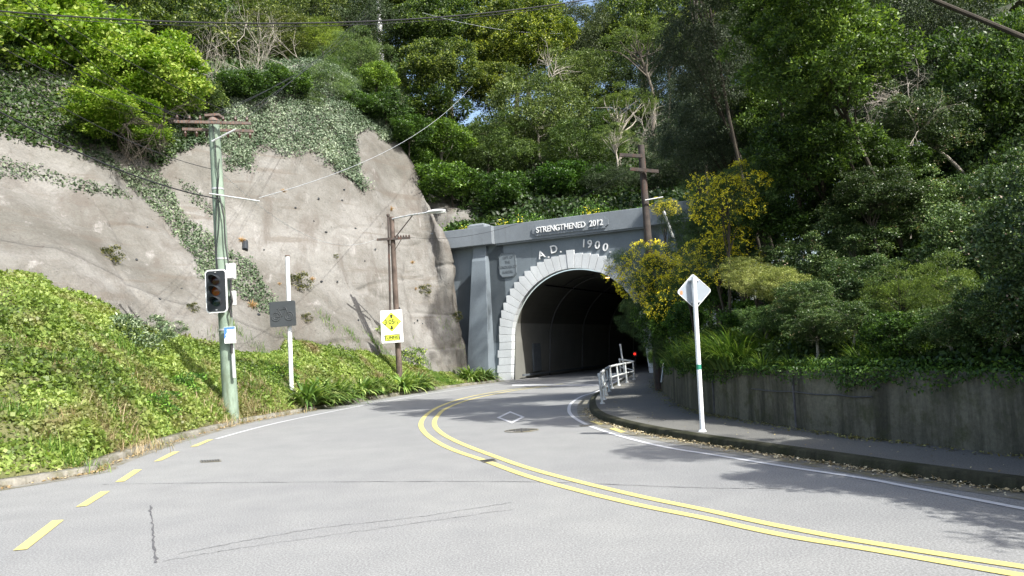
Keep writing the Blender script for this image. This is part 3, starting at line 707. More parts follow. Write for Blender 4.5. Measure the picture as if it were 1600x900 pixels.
pt.part('parapet', mb, M_parapet, bevel=0.03)
for a, b in ((TL, -0.43), (9.83, TR)):
    mb = MB(); mb.box(PW((a+b)/2, 0.02, 9.455), (b-a, 1.4, 1.20), axp); pt.part('parapet_end_block', mb, M_parapet, bevel=0.03)
for a, b in ((-2.25, -1.0), (10.4, 11.65)):
    mb = MB(); mb.box(PW((a+b)/2, 0.05, 10.14), (b-a, 1.2, 0.18), axp); mb.box(PW((a+b)/2, 0.05, 10.26), (b-a-.12, 1.1, 0.12), axp, taper=0.9)
    pt.part('parapet_cap', mb, M_stone if False else M_parapet, bevel=0.03)
def buttress(sg, tc):
    f = lambda t: tc+sg*t
    prof = [(9.0, -0.46, 0.50, 0.30), (8.25, -0.48, 0.50, 0.36), (7.85, -0.50, 0.52, 0.52), (0.0, -1.10, 0.56, 0.95)]
    V = []
    for z, a, b, o in prof: V += [PW(f(a), -0.05, z), PW(f(a), o, z), PW(f(b), o, z), PW(f(b), -0.05, z)]
    F = []
    for k in range(3):
        for q in range(3): F.append((4*k+q, 4*k+q+1, 4*k+q+5, 4*k+q+4))
    F.append((0, 1, 2, 3)); mb = MB(); mb.add(V, F); return mb
pt.part('buttress', buttress(1, -1.60), M_butt, bevel=0.02)
pt.part('buttress', buttress(-1, 11.0), M_butt, bevel=0.02)
# ring of arch stones
mb = MB(); NS = 31; ang = [math.pi*k/NS for k in range(NS+1)]; RO = 5.30
def stone(poly, extra=0.0):
    c = np.mean(poly, 0); poly = [tuple(c+(np.array(p)-c)*0.955) for p in poly]
    mb.prism(poly, PW(0, -0.36, 0), PD, ZU, PN, 0.48+extra)
for k in range(NS):
    a0, a1 = ang[k], ang[k+1]
    if k == NS//2: ro = RO+0.26
    else: ro = RO
    pp = lambda r, a: (TC+r*math.cos(a), ZC+r*math.sin(a))
    if k == NS//2:
        i0, i1 = pp(RI, a0), pp(RI, a1); o0, o1 = pp(ro, a0), pp(ro, a1)
        stone([i0, (o0[0], o0[1]), (o1[0], o1[1]), i1], 0.03)
    else:
        i0, i1, o0, o1 = pp(RI, a0), pp(RI, a1), pp(ro, a0), pp(ro, a1)
        corner = (o0[0], o1[1]) if k < NS//2 else (o1[0], o0[1])
        stone([i0, o0, corner, o1, i1])
hz = ZC/5
for sg in (-1, 1):
    for k in range(5):
        z0, z1 = k*hz, (k+1)*hz; s0 = 0.22*(1-k/5); s1 = 0.22*(1-(k+1)/5)
        w_ = RO-RI + (0.10 if k % 2 else 0.0)
        poly = [(TC+sg*(RI+s0), z0), (TC+sg*(RI+s0+w_), z0), (TC+sg*(RI+s1+w_), z1), (TC+sg*(RI+s1), z1)]
        stone(poly)
pt.part('arch_surround', mb, M_stone, bevel=0.012)
# black gap lines behind the stones are the wall behind; lining
mb = MB(); la = arch_pts(RI-0.04, 40, 5, 0.0, .20); V = []; F = []; deps = [-0.33, -0.9, -4, -10, -20, -40, -70, -110]
for d in deps:
    for (t, z) in la: V.append(PW(t, d, z))
m = len(la)
for i in range(len(deps)-1):
    for j in range(m-1): F.append((i*m+j, i*m+j+1, (i+1)*m+j+1, (i+1)*m+j))
F.append(tuple((len(deps)-1)*m+j for j in range(m)))
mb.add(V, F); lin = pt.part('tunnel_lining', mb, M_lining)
mb = MB()
for d in (-6, -12.5, -19, -26, -34):
    pts = [PW(TC+(t-TC)*0.992, d, z*0.995) for t, z in la]
    mb.tube(pts, 0.055, 5)
mb.build('lining_joint', M_crack, lin, pt.b)
mb = MB(); mb.tube([PW(TC+(RI-.1)*math.cos(2.15), d, ZC+(RI-.1)*math.sin(2.15)) for d in (-1, -20, -50, -100)], 0.05, 6)
mb.tube([PW(TC+(RI-.1)*math.cos(2.15), -4, ZC+(RI-.1)*math.sin(2.15)), PW(TC+(RI-.08)*math.cos(1.9), -4, ZC+(RI-.08)*math.sin(1.9)), PW(TC+(RI-.08)*math.cos(1.55), -4, ZC+(RI-.08)*math.sin(1.55))], 0.035, 6)
mb.build('cable_conduit', M_wire, lin, pt.b)
mb = MB(); mb.box(PW(TC-RI+.02, -3.6, 1.35), (0.10, 1.3, 1.9), axp); mb.build('wall_cabinet', M_dim, lin, pt.b, bevel=.02)
mb = MB(); mb.box(PW(TC-RI+.12, -55, .25), (0.10, 108, .12), axp); mb.build('wall_dado', M_dim, lin, pt.b)
# plaques
def octo(w, h, c, notch=False):
    if notch: return [(-w/2+c, -h/2), (w/2-c, -h/2), (w/2-c, -h/2+c*.5), (w/2, -h/2+c), (w/2, h/2-c), (w/2-c, h/2-c*.5), (w/2-c, h/2), (-w/2+c, h/2), (-w/2+c, h/2-c*.5), (-w/2, h/2-c), (-w/2, -h/2+c), (-w/2+c, -h/2+c*.5)]
    return [(-w/2+c, -h/2), (w/2-c, -h/2), (w/2, -h/2+c), (w/2, h/2-c), (w/2-c, h/2), (-w/2+c, h/2), (-w/2, h/2-c), (-w/2, -h/2+c)]
def text_obj(name, body, size, o, ax, ay, an, mat, parent, base, ext=0.02, rot=0.0, bold=0.0, sx=1.0, align='CENTER', spacing=1.0):
    cu = bpy.data.curves.new(name, 'FONT'); cu.body = body; cu.size = size; cu.extrude = ext; cu.align_x = align; cu.align_y = 'CENTER'
    cu.offset = bold; cu.space_character = spacing
    to = bpy.data.objects.new('tmp', cu); COL.objects.link(to); dg = bpy.context.evaluated_depsgraph_get()
    me = bpy.data.meshes.new_from_object(to.evaluated_get(dg)); bpy.data.objects.remove(to); bpy.data.curves.remove(cu)
    c, s = math.cos(rot), math.sin(rot)
    ax, ay, an, o = (np.array(q, float) for q in (ax, ay, an, o))
    for v in me.vertices:
        x, y = v.co.x*sx, v.co.y; x, y = x*c-y*s, x*s+y*c
        p = o+ax*x+ay*y+an*v.co.z - np.array(base); v.co = Vector(p)
    me.materials.clear(); me.materials.append(mat); me.name = name
    return link(name, me, parent)
mb = MB(); mb.prism(octo(1.24, 1.60, 0.22), PW(0.28, 0.0, 7.45), PD, ZU, PN, 0.07); plq = pt.part('plaque', mb, M_portal)
mb = MB(); pl = octo(1.14, 1.50, 0.20); pts = [PW(0.28+x, 0.075, 7.45+z) for x, z in pl]; mb.tube(pts+[pts[0]], 0.018, 4); mb.build('plaque_border', M_dim, plq, pt.b)
for tx, dz, dx in (('GIFT OF', .48, .05), ('THE', .18, 0), ('BOROUGH OF', -.14, 0), ('KARORI.', -.46, 0)):
    text_obj('lettering', tx, 0.235, PW(0.28+dx, 0.078, 7.45+dz), PD, ZU, PN, M_dim, plq, pt.b, 0.006, bold=0.004, sx=0.86)
mb = MB(); mb.prism(octo(5.1, 0.72, 0.2, True), PW(4.85, 0.352, 9.42), PD, ZU, PN, 0.07); npl = pt.part('nameplate', mb, M_parapet)
text_obj('lettering', 'STRENGTHENED  2012', 0.52, PW(4.85, 0.47, 9.41), PD, ZU, PN, M_letter, npl, pt.b, 0.03, bold=0.007, sx=0.85)
for ch, pxl in (('A', (846.5, 398.5)), ('.', (857, 402)), ('D', (866, 390)), ('.', (876.5, 393.5)), ('1', (912.8, 381)), ('9', (921.8, 382)), ('0', (934, 383.5)), ('0', (946.3, 387)), ('.', (955.5, 394))):
    r_ = ray(*pxl); s_ = (PO@PN)/(r_@PN) if False else ((PO-EYE)@PN)/(r_@PN); q = EYE+r_*s_
    t_ = (q-PO)@PD; z_ = q[2]; ang_ = math.atan2(TC-t_, z_-ZC)*(0.75)
    text_obj('lettering', ch, 0.70, PW(t_, 0.06, z_ + (0.17 if ch == '.' else 0)), PD, ZU, PN, M_letter, pt.e, pt.b, 0.035, rot=ang_, bold=0.006)

# lamps in the tunnel
M_lampe = emis('tunnel lamp glow', (1.0, 0.86, 0.60), 6.0)
for (x, y, zz), lab, em in (((907, 453, 6.25), 'small pale lamp lit under the tunnel ceiling near the crown', M_lampe), ((949, 434, 6.2), 'small orange lamp just inside the arch at the upper right of the tunnel mouth', emis('orange lamp glow', (1.0, .55, .2), 3.0))):
    p = G(x, y, zz)
    th = Thing('tunnel_lamp', p, lab, 'lamp'); mb = MB(); mb.box(p+np.array([0, 0, .06]), (.30, .16, .05), axp); th.part('housing', mb, M_iron)
    mb = MB(); mb.box(p, (.24, .11, .06), axp); th.part('diffuser', mb, em)
    mb = MB(); mb.tube([p+[0, 0, .08], p+[0, 0, 0.6]], .015, 5); th.part('hanger', mb, M_iron)
p = P(992, 553, 58)
th = Thing('signal_lamp', p-np.array([0, 0, p[2]-.15]), 'small red signal lamp glowing beyond the end of the handrail', 'signal lamp')
mb = MB(); mb.tube([p+[-.0, 0, 0], p+PN*.04], .075, 14); th.part('lens', mb, emis('red lamp glow', (1.0, 0.02, 0.01), 1.6))
mb = MB(); mb.box(p-PN*.08, (.3, .14, .34), axp); mb.tube([p-PN*.08-[0, 0, .15], np.array([p[0], p[1], .15])-PN*.08], .03, 8); th.part('post', mb, M_iron)

# ------------------------------------------------------------------ handrail
hp = [G(x, y, .155) for x, y in ((941.4, 631), (944.8, 624.5), (947.7, 618.3), (952.4, 612.4), (956.5, 607), (967, 602.4), (979.8, 598), (990.8, 593))]
hp.append(PW(7.98, 1.6, .155)+0)
top = 0.90
th = Thing('handrail', hp[0], 'curved white pipe handrail with two rails between road and footpath at the tunnel mouth', 'handrail')
tp = [h+np.array([-.045*(i < 7), 0, top]) for i, h in enumerate(hp)]
tp.append(hp[-1]+np.array([0.05, .2, top+.02]))
mb = MB(); mb.tube(crs(np.array(tp), 50), .042, 8); th.part('top_rail', mb, M_rail, smooth=True)
mb = MB(); mb.tube(crs(np.array([h*.5+t*.5 for h, t in zip(hp, tp)]), 50), .032, 8); th.part('middle_rail', mb, M_rail, smooth=True)
for i, h in enumerate(hp):
    mb = MB(); mb.tube([h-[0, 0, .05], tp[i]], [.042, .038], 8); mb.tube([h, h+[0, 0, .05]], [.085, .07], 8); mb.tube([tp[i]-[0, 0, .05], tp[i]+[0, 0, .05]], .055, 8)
    th.part('post', mb, M_rail, smooth=True)
e = hp[-1]+np.array([.25, .1, 0])
th = Thing('rail_end_post', e, 'white painted end post and sloping kerb block where the handrail meets the tunnel', 'post')
mb = MB(); mb.tube([e, e+[-.15, 0, 1.75]], [.05, .045], 8); mb.tube([e+[-.15, 0, 1.72], e+[-.15, 0, 1.80]], .065, 8); th.part('post', mb, M_rail)
mb = MB(); mb.box(e+np.array([-.5, -.8, .06]), (.9, .5, .16), (unit(np.array([.8, .6, 0])), unit(np.array([-.6, .8, 0])), ZU)); th.part('kerb_block', mb, M_rail, bevel=.02)
mb = MB(); q = P(1038, 567, 27.5); q2 = P(1034, 597, 27.0)
mb.box((q+q2)/2, (.17, .03, np.linalg.norm(q-q2)), (np.array([.5, .86, 0]), np.array([.86, -.5, 0]), unit(q-q2))); o = mb.build('marker_board', M_rail)
tag(o, 'narrow white board leaning on the near end of the mossy wall beside the footpath', 'board')

# ------------------------------------------------------------------ green pole with traffic light
b = bp(361, 646)-np.array([0, 0, .15]); PY = b[1]
PYY = P(361, 646, PY)[1]
top_ = P(334, 188, PY)
gp = Thing('utility_pole', b, 'tall pale green utility pole with rusty crossarms carrying the traffic light', 'utility pole')
mb = MB(); npt = 14
pts = [P(361, 646, PY)*(1-f)+top_*f for f in np.linspace(-.02, 1, npt)]
mb.tube(pts, [.26-.08*f for f in np.linspace(0, 1, npt)], 24); pole = gp.part('pole', mb, M_pole, smooth=True)
def polept(f, dx=0, dy=0): return P(361, 646, PY)*(1-f)+top_*f+np.array([dx, dy, 0])
mb = MB(); mb.tube([polept(.995), polept(1.012)], [.21, .14], 16); mb.box(polept(1.015), (.5, .35, .08)); gp.part('pole_cap', mb, M_rust)
for (xa, ya), (xb, yb), dy in (((272, 190), (392, 193), -.30), ((285, 202), (396, 205), .32)):
    A = P(xa, ya, PY+dy); Bq = P(xb, yb, PY+dy); d = unit(Bq-A)
    mb = MB(); mb.box((A+Bq)/2, (np.linalg.norm(Bq-A), .08, .10), (d, unit(np.cross(ZU, d)), ZU)); arm = gp.part('crossarm', mb, M_rust, bevel=.01)
    for f in (.04, .2, .34, .64, .8, .95):
        q = A*(1-f)+Bq*f; mb = MB()
        if dy < 0: mb.tube([q+[0, 0, .06], q+[0, 0, .13], q+[0, 0, .17], q+[0, 0, .24]], [.03, .06, .05, .02], 8)
        else: mb.tube([q-[0, 0, .06], q-[0, 0, .14], q-[0, 0, .18], q-[0, 0, .26]], [.03, .06, .05, .03], 8)
        mb.build('insulator', M_insul, arm, gp.b)
mb = MB(); mb.tube([P(331, 221, PY-.35), P(368, 202, PY-.3)], .03, 6); gp.part('brace', mb, M_galv)
mb = MB(); mb.tube([P(327, 302.5, PY-.3), P(406, 314.5, PY-.3)], .026, 8); gp.part('pipe_arm', mb, M_galv)
for f in (.28, .52, .76):
    mb = MB(); q = polept(f); r0 = .26-.08*f+.012; mb.tube([q-[0, 0, .03], q+[0, 0, .03]], r0, 24, caps=True); gp.part('band', mb, M_galv)
mb = MB(); f0 = np.linspace(.1, .98, 30)
cab = [polept(f, dy=-(.33-.09*f))+np.array([.02+.12*math.sin(f*9)-.05*(f > .8), 0.0, 0]) for f in f0[8:]]
mb.tube(cab, .018, 5); mb.tube([q+np.array([.06+.05*math.sin(i*.8), 0.02, 0]) for i, q in enumerate(cab[:18])], .015, 5)
gp.part('cable', mb, M_wire)
C1 = P(361, 424, PY-.25); mb = MB(); mb.box(C1, (.30, .18, .54)); mb.box(C1+np.array([0, -.10, 0]), (.26, .03, .48)); gp.part('junction_box', mb, M_box, bevel=.02)
C1 = P(365, 466, PY-.2); mb = MB(); mb.box(C1, (.17, .14, .5)); gp.part('junction_box', mb, M_box, bevel=.02)
mb = MB(); mb.tube([P(361, 437, PY-.3), P(360, 455, PY-.32), P(363, 470, PY-.34), P(359, 484, PY-.34), P(362, 496, PY-.34)], .035, 6); mb.tube([P(357, 412, PY-.33), P(352, 380, PY-.3), P(350, 340, PY-.3), P(343, 306, PY-.3)], .025, 6); gp.part('cable', mb, M_wire)
mb = MB(); mb.tube([P(363, 540, PY-.28), P(366, 590, PY-.3)], .055, 8); gp.part('conduit', mb, M_box)
mb = MB(); mb.tube([P(362, 532, PY-.33), P(362, 552, PY-.35)], .045, 6); gp.part('conduit', mb, M_wire)
SX = unit(np.array([1, -.12, 0])); SNn = np.array([-.12, -1, 0]); SNn = unit(SNn)
C1 = P(359.3, 523.5, PY-.40); upv = unit(np.array([-.02, 0, 1]))
mb = MB(); mb.box(C1, (.40, .02, .55), (SX, -SNn, upv)); pl_ = gp.part('notice_plate', mb, M_signw)
mb = MB(); mb.box(C1+SNn*.014+upv*.235, (.38, .006, .06), (SX, -SNn, upv)); mb.prism([(-.19, .20), (-.10, .20), (-.09, .10), (-.15, .02), (-.13, -.05), (-.19, -.12)], C1+SNn*.0115, SX, upv, SNn, .006); mb.build('blue_print', M_blue, pl_, gp.b)

tl_c = P(338.5, 455, PY-.65); TX = unit(np.array([1, -.18, 0])); TN = unit(np.array([-.18, -1, 0])); TU_ = unit(np.array([-.015, 0, 1]))
tlb = tl_c-TU_*.85
tl = Thing('traffic_light', tlb, 'unlit three aspect traffic light with white edged black backing board on the green pole', 'traffic light')
def rr(w, h, r, n=6):
    o = []
    for cx, cy, a0 in ((w/2-r, -h/2+r, -90), (w/2-r, h/2-r, 0), (-w/2+r, h/2-r, 90), (-w/2+r, -h/2+r, 180)):
        for k in range(n+1): a = R(a0+90*k/n); o.append((cx+r*math.cos(a), cy+r*math.sin(a)))
    return o
mb = MB(); mb.prism(rr(.78, 1.45, .14), tl_c, TX, TU_, TN, .03); tl.part('board_border', mb, M_whitep)
mb = MB(); mb.prism(rr(.69, 1.36, .10), tl_c+TN*.02, TX, TU_, TN, .022); tl.part('backing_board', mb, M_black)
mb = MB(); mb.prism(rr(.40, 1.15, .08), tl_c-TN*.30, TX, TU_, TN, .30); tl.part('housing', mb, M_black)
for k, mm in ((1, M_red), (0, M_amb), (-1, M_grn)):
    c = tl_c+TU_*(k*.36)+TN*.045
    mb = MB(); V = [c+TN*(.035*(1-(r/.155)**2))+(TX*math.cos(a)+TU_*math.sin(a))*r for r in (.155, .11, .06, .001) for a in np.linspace(0, 2*math.pi, 20, endpoint=False)]
    F = [(q*20+j, q*20+(j+1) % 20, (q+1)*20+(j+1) % 20, (q+1)*20+j) for q in range(3) for j in range(20)]
    mb.add(V, F); mb.build('lens', mm, tl.e, tl.b, smooth=True)
    mb = MB(); V = []; F = []; aa = np.linspace(R(-35), R(215), 20)
    for rr_ in (.178, .168):
        for a in aa:
            lng = .30*max(0.12, (math.sin(a)+.45)/1.45)
            V += [c+(TX*math.cos(a)+TU_*math.sin(a))*rr_, c+TN*lng+(TX*math.cos(a)+TU_*math.sin(a))*rr_]
    m = 20
    for s0 in (0, 2*m):
        for j in range(m-1): F.append((s0+2*j, s0+2*j+2, s0+2*j+3, s0+2*j+1))
    for j in range(m-1): F.append((2*j+1, 2*j+3, 2*m+2*j+3, 2*m+2*j+1))
    mb.add(V, F); mb.build('visor', M_black, tl.e, tl.b)
for s_ in (-1, 1):
    mb = MB(); mb.box(tl_c+TU_*(s_*.63)+TN*.05, (.05, .03, .03), (TX, TN, TU_)); mb.build('bolt', M_galv, tl.e, tl.b)
    mb = MB(); mb.tube([tl_c-TN*.2+TU_*.5*s_, P(350.5-1.5*s_, 455-25*s_, PY-.1)], .03, 6); mb.build('bracket', M_galv, tl.e, tl.b)

# ------------------------------------------------------------------ white post with bicycle board
b = bp(456.5, 642); Y0 = b[1]
th = Thing('warning_sign', b, 'white post with a dark charcoal board showing a faint bicycle beside the left kerb', 'sign')
mb = MB(); mb.tube([b-[0, 0, .1], P(449, 401, Y0)], [.088, .085], 14); th.part('post', mb, M_whitep, smooth=True)
mb = MB(); q = P(449, 400, Y0); mb.tube([q-[0, 0, .02], q+[0, 0, .03]], .095, 12); th.part('post_cap', mb, M_rust)
c = P(442.3, 490.5, Y0-.14); AX = unit(P(464, 489.5, Y0-.14)-P(421, 491.5, Y0-.14)); AX = unit(AX*np.array([1, 0, 1])+np.array([0, -.06, 0])); AZ = unit(np.array([-.02, 0, 1])); AN = unit(np.cross(AX, AZ)); AN = AN if AN[1] < 0 else -AN
AX = unit(np.cross(AZ, AN)); AX = AX if AX[0] > 0 else -AX
mb = MB(); mb.prism(rr(1.04, 1.01, .07), c, AX, AZ, AN, .07); bd = th.part('led_board', mb, M_char)
mb = MB(); f0 = c+AN*.075
def q2(x, z): return f0+AX*x+AZ*z
for cx in (-.27, .27): mb.tube([q2(cx+.17*math.cos(a), -.10+.17*math.sin(a)) for a in np.linspace(0, 2*math.pi, 25)], .014, 5); mb.tube([q2(cx+.09*math.cos(a), -.10+.09*math.sin(a)) for a in np.linspace(0, 2*math.pi, 17)], .008, 4)
for l in ([(-.27, -.10), (-.14, .16), (.16, .18), (-.02, -.10), (-.27, -.10)], [(-.02, -.10), (-.17, .22)], [(-.23, .22), (-.10, .22)], [(.27, -.10), (.15, .24), (.06, .26)]): mb.tube([q2(x, z) for x, z in l], .013, 5)
mb.build('bicycle_emblem', M_char2, bd, th.b)

# ------------------------------------------------------------------ lamp pole with height sign
LY = 42.6; b = P(624, 578, LY); b = np.array([b[0], b[1], ground_z(b[0], b[1])-.2]); tp_ = P(612, 339, LY)
th = Thing('lamp_pole', b, 'brown wooden pole with a street lamp arm before the bare cliff', 'street lamp')
mb = MB(); mb.tube([b*(1-f)+tp_*f for f in np.linspace(0, 1, 12)], [.165-.04*f for f in np.linspace(0, 1, 12)], 14); th.part('pole', mb, M_wood, smooth=True)
mb = MB(); o_ = np.array([-.16, -.05, 0]); mb.tube([P(615, 500, LY)+o_, P(611, 338, LY)+o_*.9], .055, 10); mb.tube([P(611, 338, LY)+o_*.9, P(610.6, 335, LY)+o_*.9], .09, 8); th.part('steel_column', mb, M_woodg)
A = P(613, 342, LY-.1); Bq = P(672, 331.5, LY-.8); mb = MB(); mb.tube([A, A*.5+Bq*.5+[0, 0, .03], Bq], .045, 8); arm = th.part('lamp_arm', mb, M_galv, smooth=True)
mb = MB(); mb.tube([P(645, 336, LY-.4), P(616, 373, LY-.1)], .03, 6); th.part('arm_brace', mb, M_woodg)
C2 = P(700, 328, LY-1.05); d = unit(C2-Bq); sd = unit(np.cross(d, ZU)); V = []; ns = 9
for k in range(ns):
    f = k/(ns-1); p = Bq+(C2-Bq)*(f*1.0)-d*.15; wv = .06+.15*math.sin(math.pi*min(1, f*.92+.08))**.7; hh = .05+.075*math.sin(math.pi*min(1, f*.9+.1))
    for j in range(12): a = 2*math.pi*j/12; V.append(p+sd*wv*math.cos(a)+ZU*hh*math.sin(a)*(1 if math.sin(a) > 0 else .8))
F = [(k*12+j, k*12+(j+1) % 12, (k+1)*12+(j+1) % 12, (k+1)*12+j) for k in range(ns-1) for j in range(12)] + [tuple(range(12)), tuple((ns-1)*12+j for j in range(12))]
mb = MB(); mb.add(V, F); hd = mb.build('lamp_head', M_box, th.e, th.b, smooth=True)
mb = MB(); mb.box(Bq*.4+C2*.6-ZU*.10, (.55, .2, .05), (d, sd, ZU)); mb.build('lamp_glass', M_lensg, hd, th.b, bevel=.02)
A = P(589, 374.5, LY-.2); Bq = P(641, 371.5, LY-.2); d = unit(Bq-A); mb = MB(); mb.box((A+Bq)/2, (np.linalg.norm(A-Bq), .1, .12), (d, unit(np.cross(ZU, d)), ZU))
mb.tube([A*.72+Bq*.28, P(613.5, 388, LY-.1)], .02, 5); mb.tube([A*.25+Bq*.75, P(616, 392, LY-.1)], .02, 5); arm = th.part('crossarm', mb, M_woodg)
for f in (.55, .64, .72, .80, .88, .97):
    q = A*(1-f)+Bq*f; mb = MB(); mb.tube([q+[0, 0, .05], q+[0, 0, .12], q+[0, 0, .18]], [.03, .055, .02], 8); mb.build('insulator', M_insul, arm, th.b)

SY = LY-.35; sc_ = P(612.3, 510, SY); wv, hv = 34*SY/FPX, 51*SY/FPX
SXv = unit(np.array([1, .0, .0])); SZv = unit(np.array([-.012, 0, 1])); SXv = unit(SXv*1+SZv*0.02); SNv = np.array([0, -1, 0.0])
th = Thing('height_limit_sign', sc_-SZv*hv/2, 'white tunnel height sign with a yellow 3.05 m diamond on the wooden lamp pole', 'road sign')
mb = MB(); mb.prism(rr(wv, hv, .04), sc_, SXv, SZv, SNv, .03); pn = th.part('panel', mb, M_signw)
for s_ in (-.3, .3):
    mb = MB(); mb.box(sc_+SZv*s_*hv-SNv*.06, (.5, .10, .06)); th.part('bracket', mb, M_galv)
dc = sc_+SZv*hv*.135+SNv*.031; dr = wv*.455
def dia(r, o, mm, nm, par, th_=.004):
    m_ = MB(); m_.prism([(r, 0), (0, r), (-r, 0), (0, -r)], o, SXv, SZv, SNv, th_); return m_.build(nm, mm, par, th.b)
df = dia(dr, dc, M_signy, 'height_diamond', pn, .004); dia(dr*.95, dc+SNv*.003, M_signk, 'border', df, .004); dia(dr*.885, dc+SNv*.006, M_signy, 'diamond_face', df, .004)
for s_ in (1, -1):
    m_ = MB(); m_.prism([(-.045, .36*dr), (.045, .36*dr), (.045, .56*dr), (.12, .56*dr), (0, .80*dr), (-.12, .56*dr), (-.045, .56*dr)] if s_ > 0 else [(-.045, -.36*dr), (-.045, -.56*dr), (-.12, -.56*dr), (0, -.80*dr), (.12, -.56*dr), (.045, -.56*dr), (.045, -.36*dr)], dc+SNv*.0115, SXv, SZv, SNv, .004)
    m_.build('arrow', M_signk, df, th.b)
text_obj('lettering', '3·05m', .35, dc+SNv*.013, SXv, SZv, SNv, M_signk, df, th.b, .003, bold=.009, sx=.86)
tc = sc_-SZv*hv*.345+SNv*.031
m_ = MB(); m_.prism(rr(wv*.70, hv*.19, .03), tc, SXv, SZv, SNv, .003); tpn = m_.build('tunnel_plate', M_signk, pn, th.b)
m_ = MB(); m_.prism(rr(wv*.65, hv*.155, .02), tc+SNv*.003, SXv, SZv, SNv, .004); m_.build('plate_face', M_signy, tpn, th.b)
text_obj('lettering', 'TUNNEL', .235, tc+SNv*.008, SXv, SZv, SNv, M_signk, tpn, th.b, .003, bold=.006, sx=.95)

# ------------------------------------------------------------------ diamond sign seen from behind
b = G(1097.5, 674, .155); Y0 = b[1]; t_ = P(1084, 433, Y0-.05)
th = Thing('diamond_sign', b, 'white post with a grey diamond road sign seen from behind on the right footpath', 'road sign')
mb = MB(); mb.tube([b-[0, 0, .1], t_], .047, 14); mb.tube([b-[0, 0, .02], b+[0, 0, .04]], [.10, .055], 12); ps = th.part('post', mb, M_whitep, smooth=True)
c = P(1084.6, 455.3, Y0+.06); X2 = unit(np.array([1, .10, 0])); N2 = unit(np.array([.10, -1, 0])); Z2 = unit(np.array([-.02, 0, 1]))
X4 = unit(X2+Z2); Z4 = unit(Z2-X2)
mb = MB(); sdl = .51; mb.prism(rr(sdl, sdl, .05), c, X4, Z4, N2, .004); pb = th.part('plate', mb, M_alu)
mb = MB(); ring = rr(sdl, sdl, .05); mb.tube([c+X4*x+Z4*y+N2*.002 for x, y in ring+[ring[0]]], .007, 5); mb.build('plate_edge', M_whitep, pb, th.b)
for s_ in (.22, -.22):
    mb = MB(); mb.box(c+Z2*s_+N2*.025, (.20, .045, .028), (X2, N2, Z2)); th.part('bracket', mb, M_galv, bevel=.005)
text_obj('sticker', '8', .10, c-X2*.27+N2*.007-Z2*.02, X2, Z2, N2, M_org, pb, th.b, .001, bold=.006)
q = b*(1-.415)+t_*.415; mb = MB(); mb.tube([q-[0, 0, .05], q+[0, 0, .05]], .050, 14); mb.build('green_band', M_green, ps, th.b)

# ------------------------------------------------------------------ dark pole before the portal, far white pole
DY = 30.5; q0 = P(1012.5, 372, DY); q1 = P(1001.5, 227, DY); dd = (q1-q0)/(372-227); bz = ground_z(q0[0]+.3, q0[1]); b = q0-dd*((q0[2]-bz)/dd[2])
th = Thing('power_pole', b, 'dark weathered wooden power pole rising from the gorse before the tunnel portal', 'utility pole')
mb = MB(); mb.tube([b*(1-f)+q1*f for f in np.linspace(0, 1, 10)], [.165-.04*f for f in np.linspace(0, 1, 10)], 14); th.part('pole', mb, M_woodg, smooth=True)
for xa, ya, xb, yb in ((984, 264, 1029, 268), (968, 242, 1004, 244)):
    A = P(xa, ya, DY-.25); Bq = P(xb, yb, DY-.25); d = unit(Bq-A); mb = MB(); mb.box((A+Bq)/2, (np.linalg.norm(Bq-A), .1, .13), (d, unit(np.cross(ZU, d)), ZU)); th.part('crossarm', mb, M_woodg)
mb = MB(); mb.tube([P(1008, 313, DY-.25), P(1036, 308, DY-.25)], .03, 6); mb.tube([P(1037, 330, DY), P(1052, 372, DY)], .05, 6); th.part('stay', mb, M_galv)
FY = 84; q1 = P(590, -20, FY); q0 = P(594, 70, FY); b = np.array([q0[0], q0[1], min(ground_z(q0[0], q0[1]), q0[2]-.5)])
th = Thing('power_pole', b, 'pale concrete power pole high on the hill behind the ivy covered cliff', 'utility pole')
mb = MB(); mb.tube([b, q0, q1], [.36, .32, .26], 12); th.part('pole', mb, M_box, smooth=True)
mb = MB(); mb.box(q1-[0, 0, .7], (2.4, .12, .15)); th.part('crossarm', mb, M_woodg)

# ------------------------------------------------------------------ overhead wires
def wire(a, bb, sag, r, mat, lab, group=None):
    a = np.array(a); bb = np.array(bb); n_ = 28
    pts = [a*(1-f)+bb*f-np.array([0, 0, sag*4*f*(1-f)]) for f in np.linspace(0, 1, n_)]
    m_ = MB(); m_.tube(pts, r, 5); o = m_.build('overhead_cable', mat, None); tag(o, lab, 'cable', group); return o
# heavy cable along the top of the view
wire(P(-60, 12, 24), P(960, -8, 34), .85, .026, M_wire, 'thick black cable sagging right across the top of the view')
wire(P(-60, 18, 24.2), P(960, -4, 34.2), .85, .012, M_wire, 'thin dark cable just under the thick black one along the top')
wire(P(660, 20, 60), P(880, 52, 80), .5, .014, M_wireg, 'faint grey cable in front of the trees behind the round bush')
wire(P(405, 309, PY-.3), P(745, 125, 70), 1.3, .013, M_wireg, 'pale grey cable rising from the green pole arm to the trees over the tunnel')
gA = 'thin wires coming down from the left to the green pole'
for a, bq, sg in (((-20, -40, 20), (362, 178, PY-.3), .2), ((-20, -60, 19), (284, 186, PY-.3), .5), ((-20, 20, 20), (300, 186, PY-.3), .3), ((-20, 60, 21), (278, 187, PY-.3), .3)):
    wire(P(*a), P(*bq), sg, .011, M_wire, 'thin black wire from the upper left, '+{.2: 'steepest, meeting the crossarm right of the pole', .5: 'meeting the left end of the crossarm', .3: 'meeting the crossarm just left of the pole' if a[1] == 20 else 'lowest, reaching the left tip'}[sg], gA)
wire(P(-30, 90, 18), P(330, 264, PY-.2), .35, .011, M_wire, 'dark wire from the left edge to the middle of the green pole')
wire(P(-30, 158, 18), P(344, 311, PY-.3), .35, .022, M_wire, 'thick black cable from the left edge to the pipe arm of the green pole')
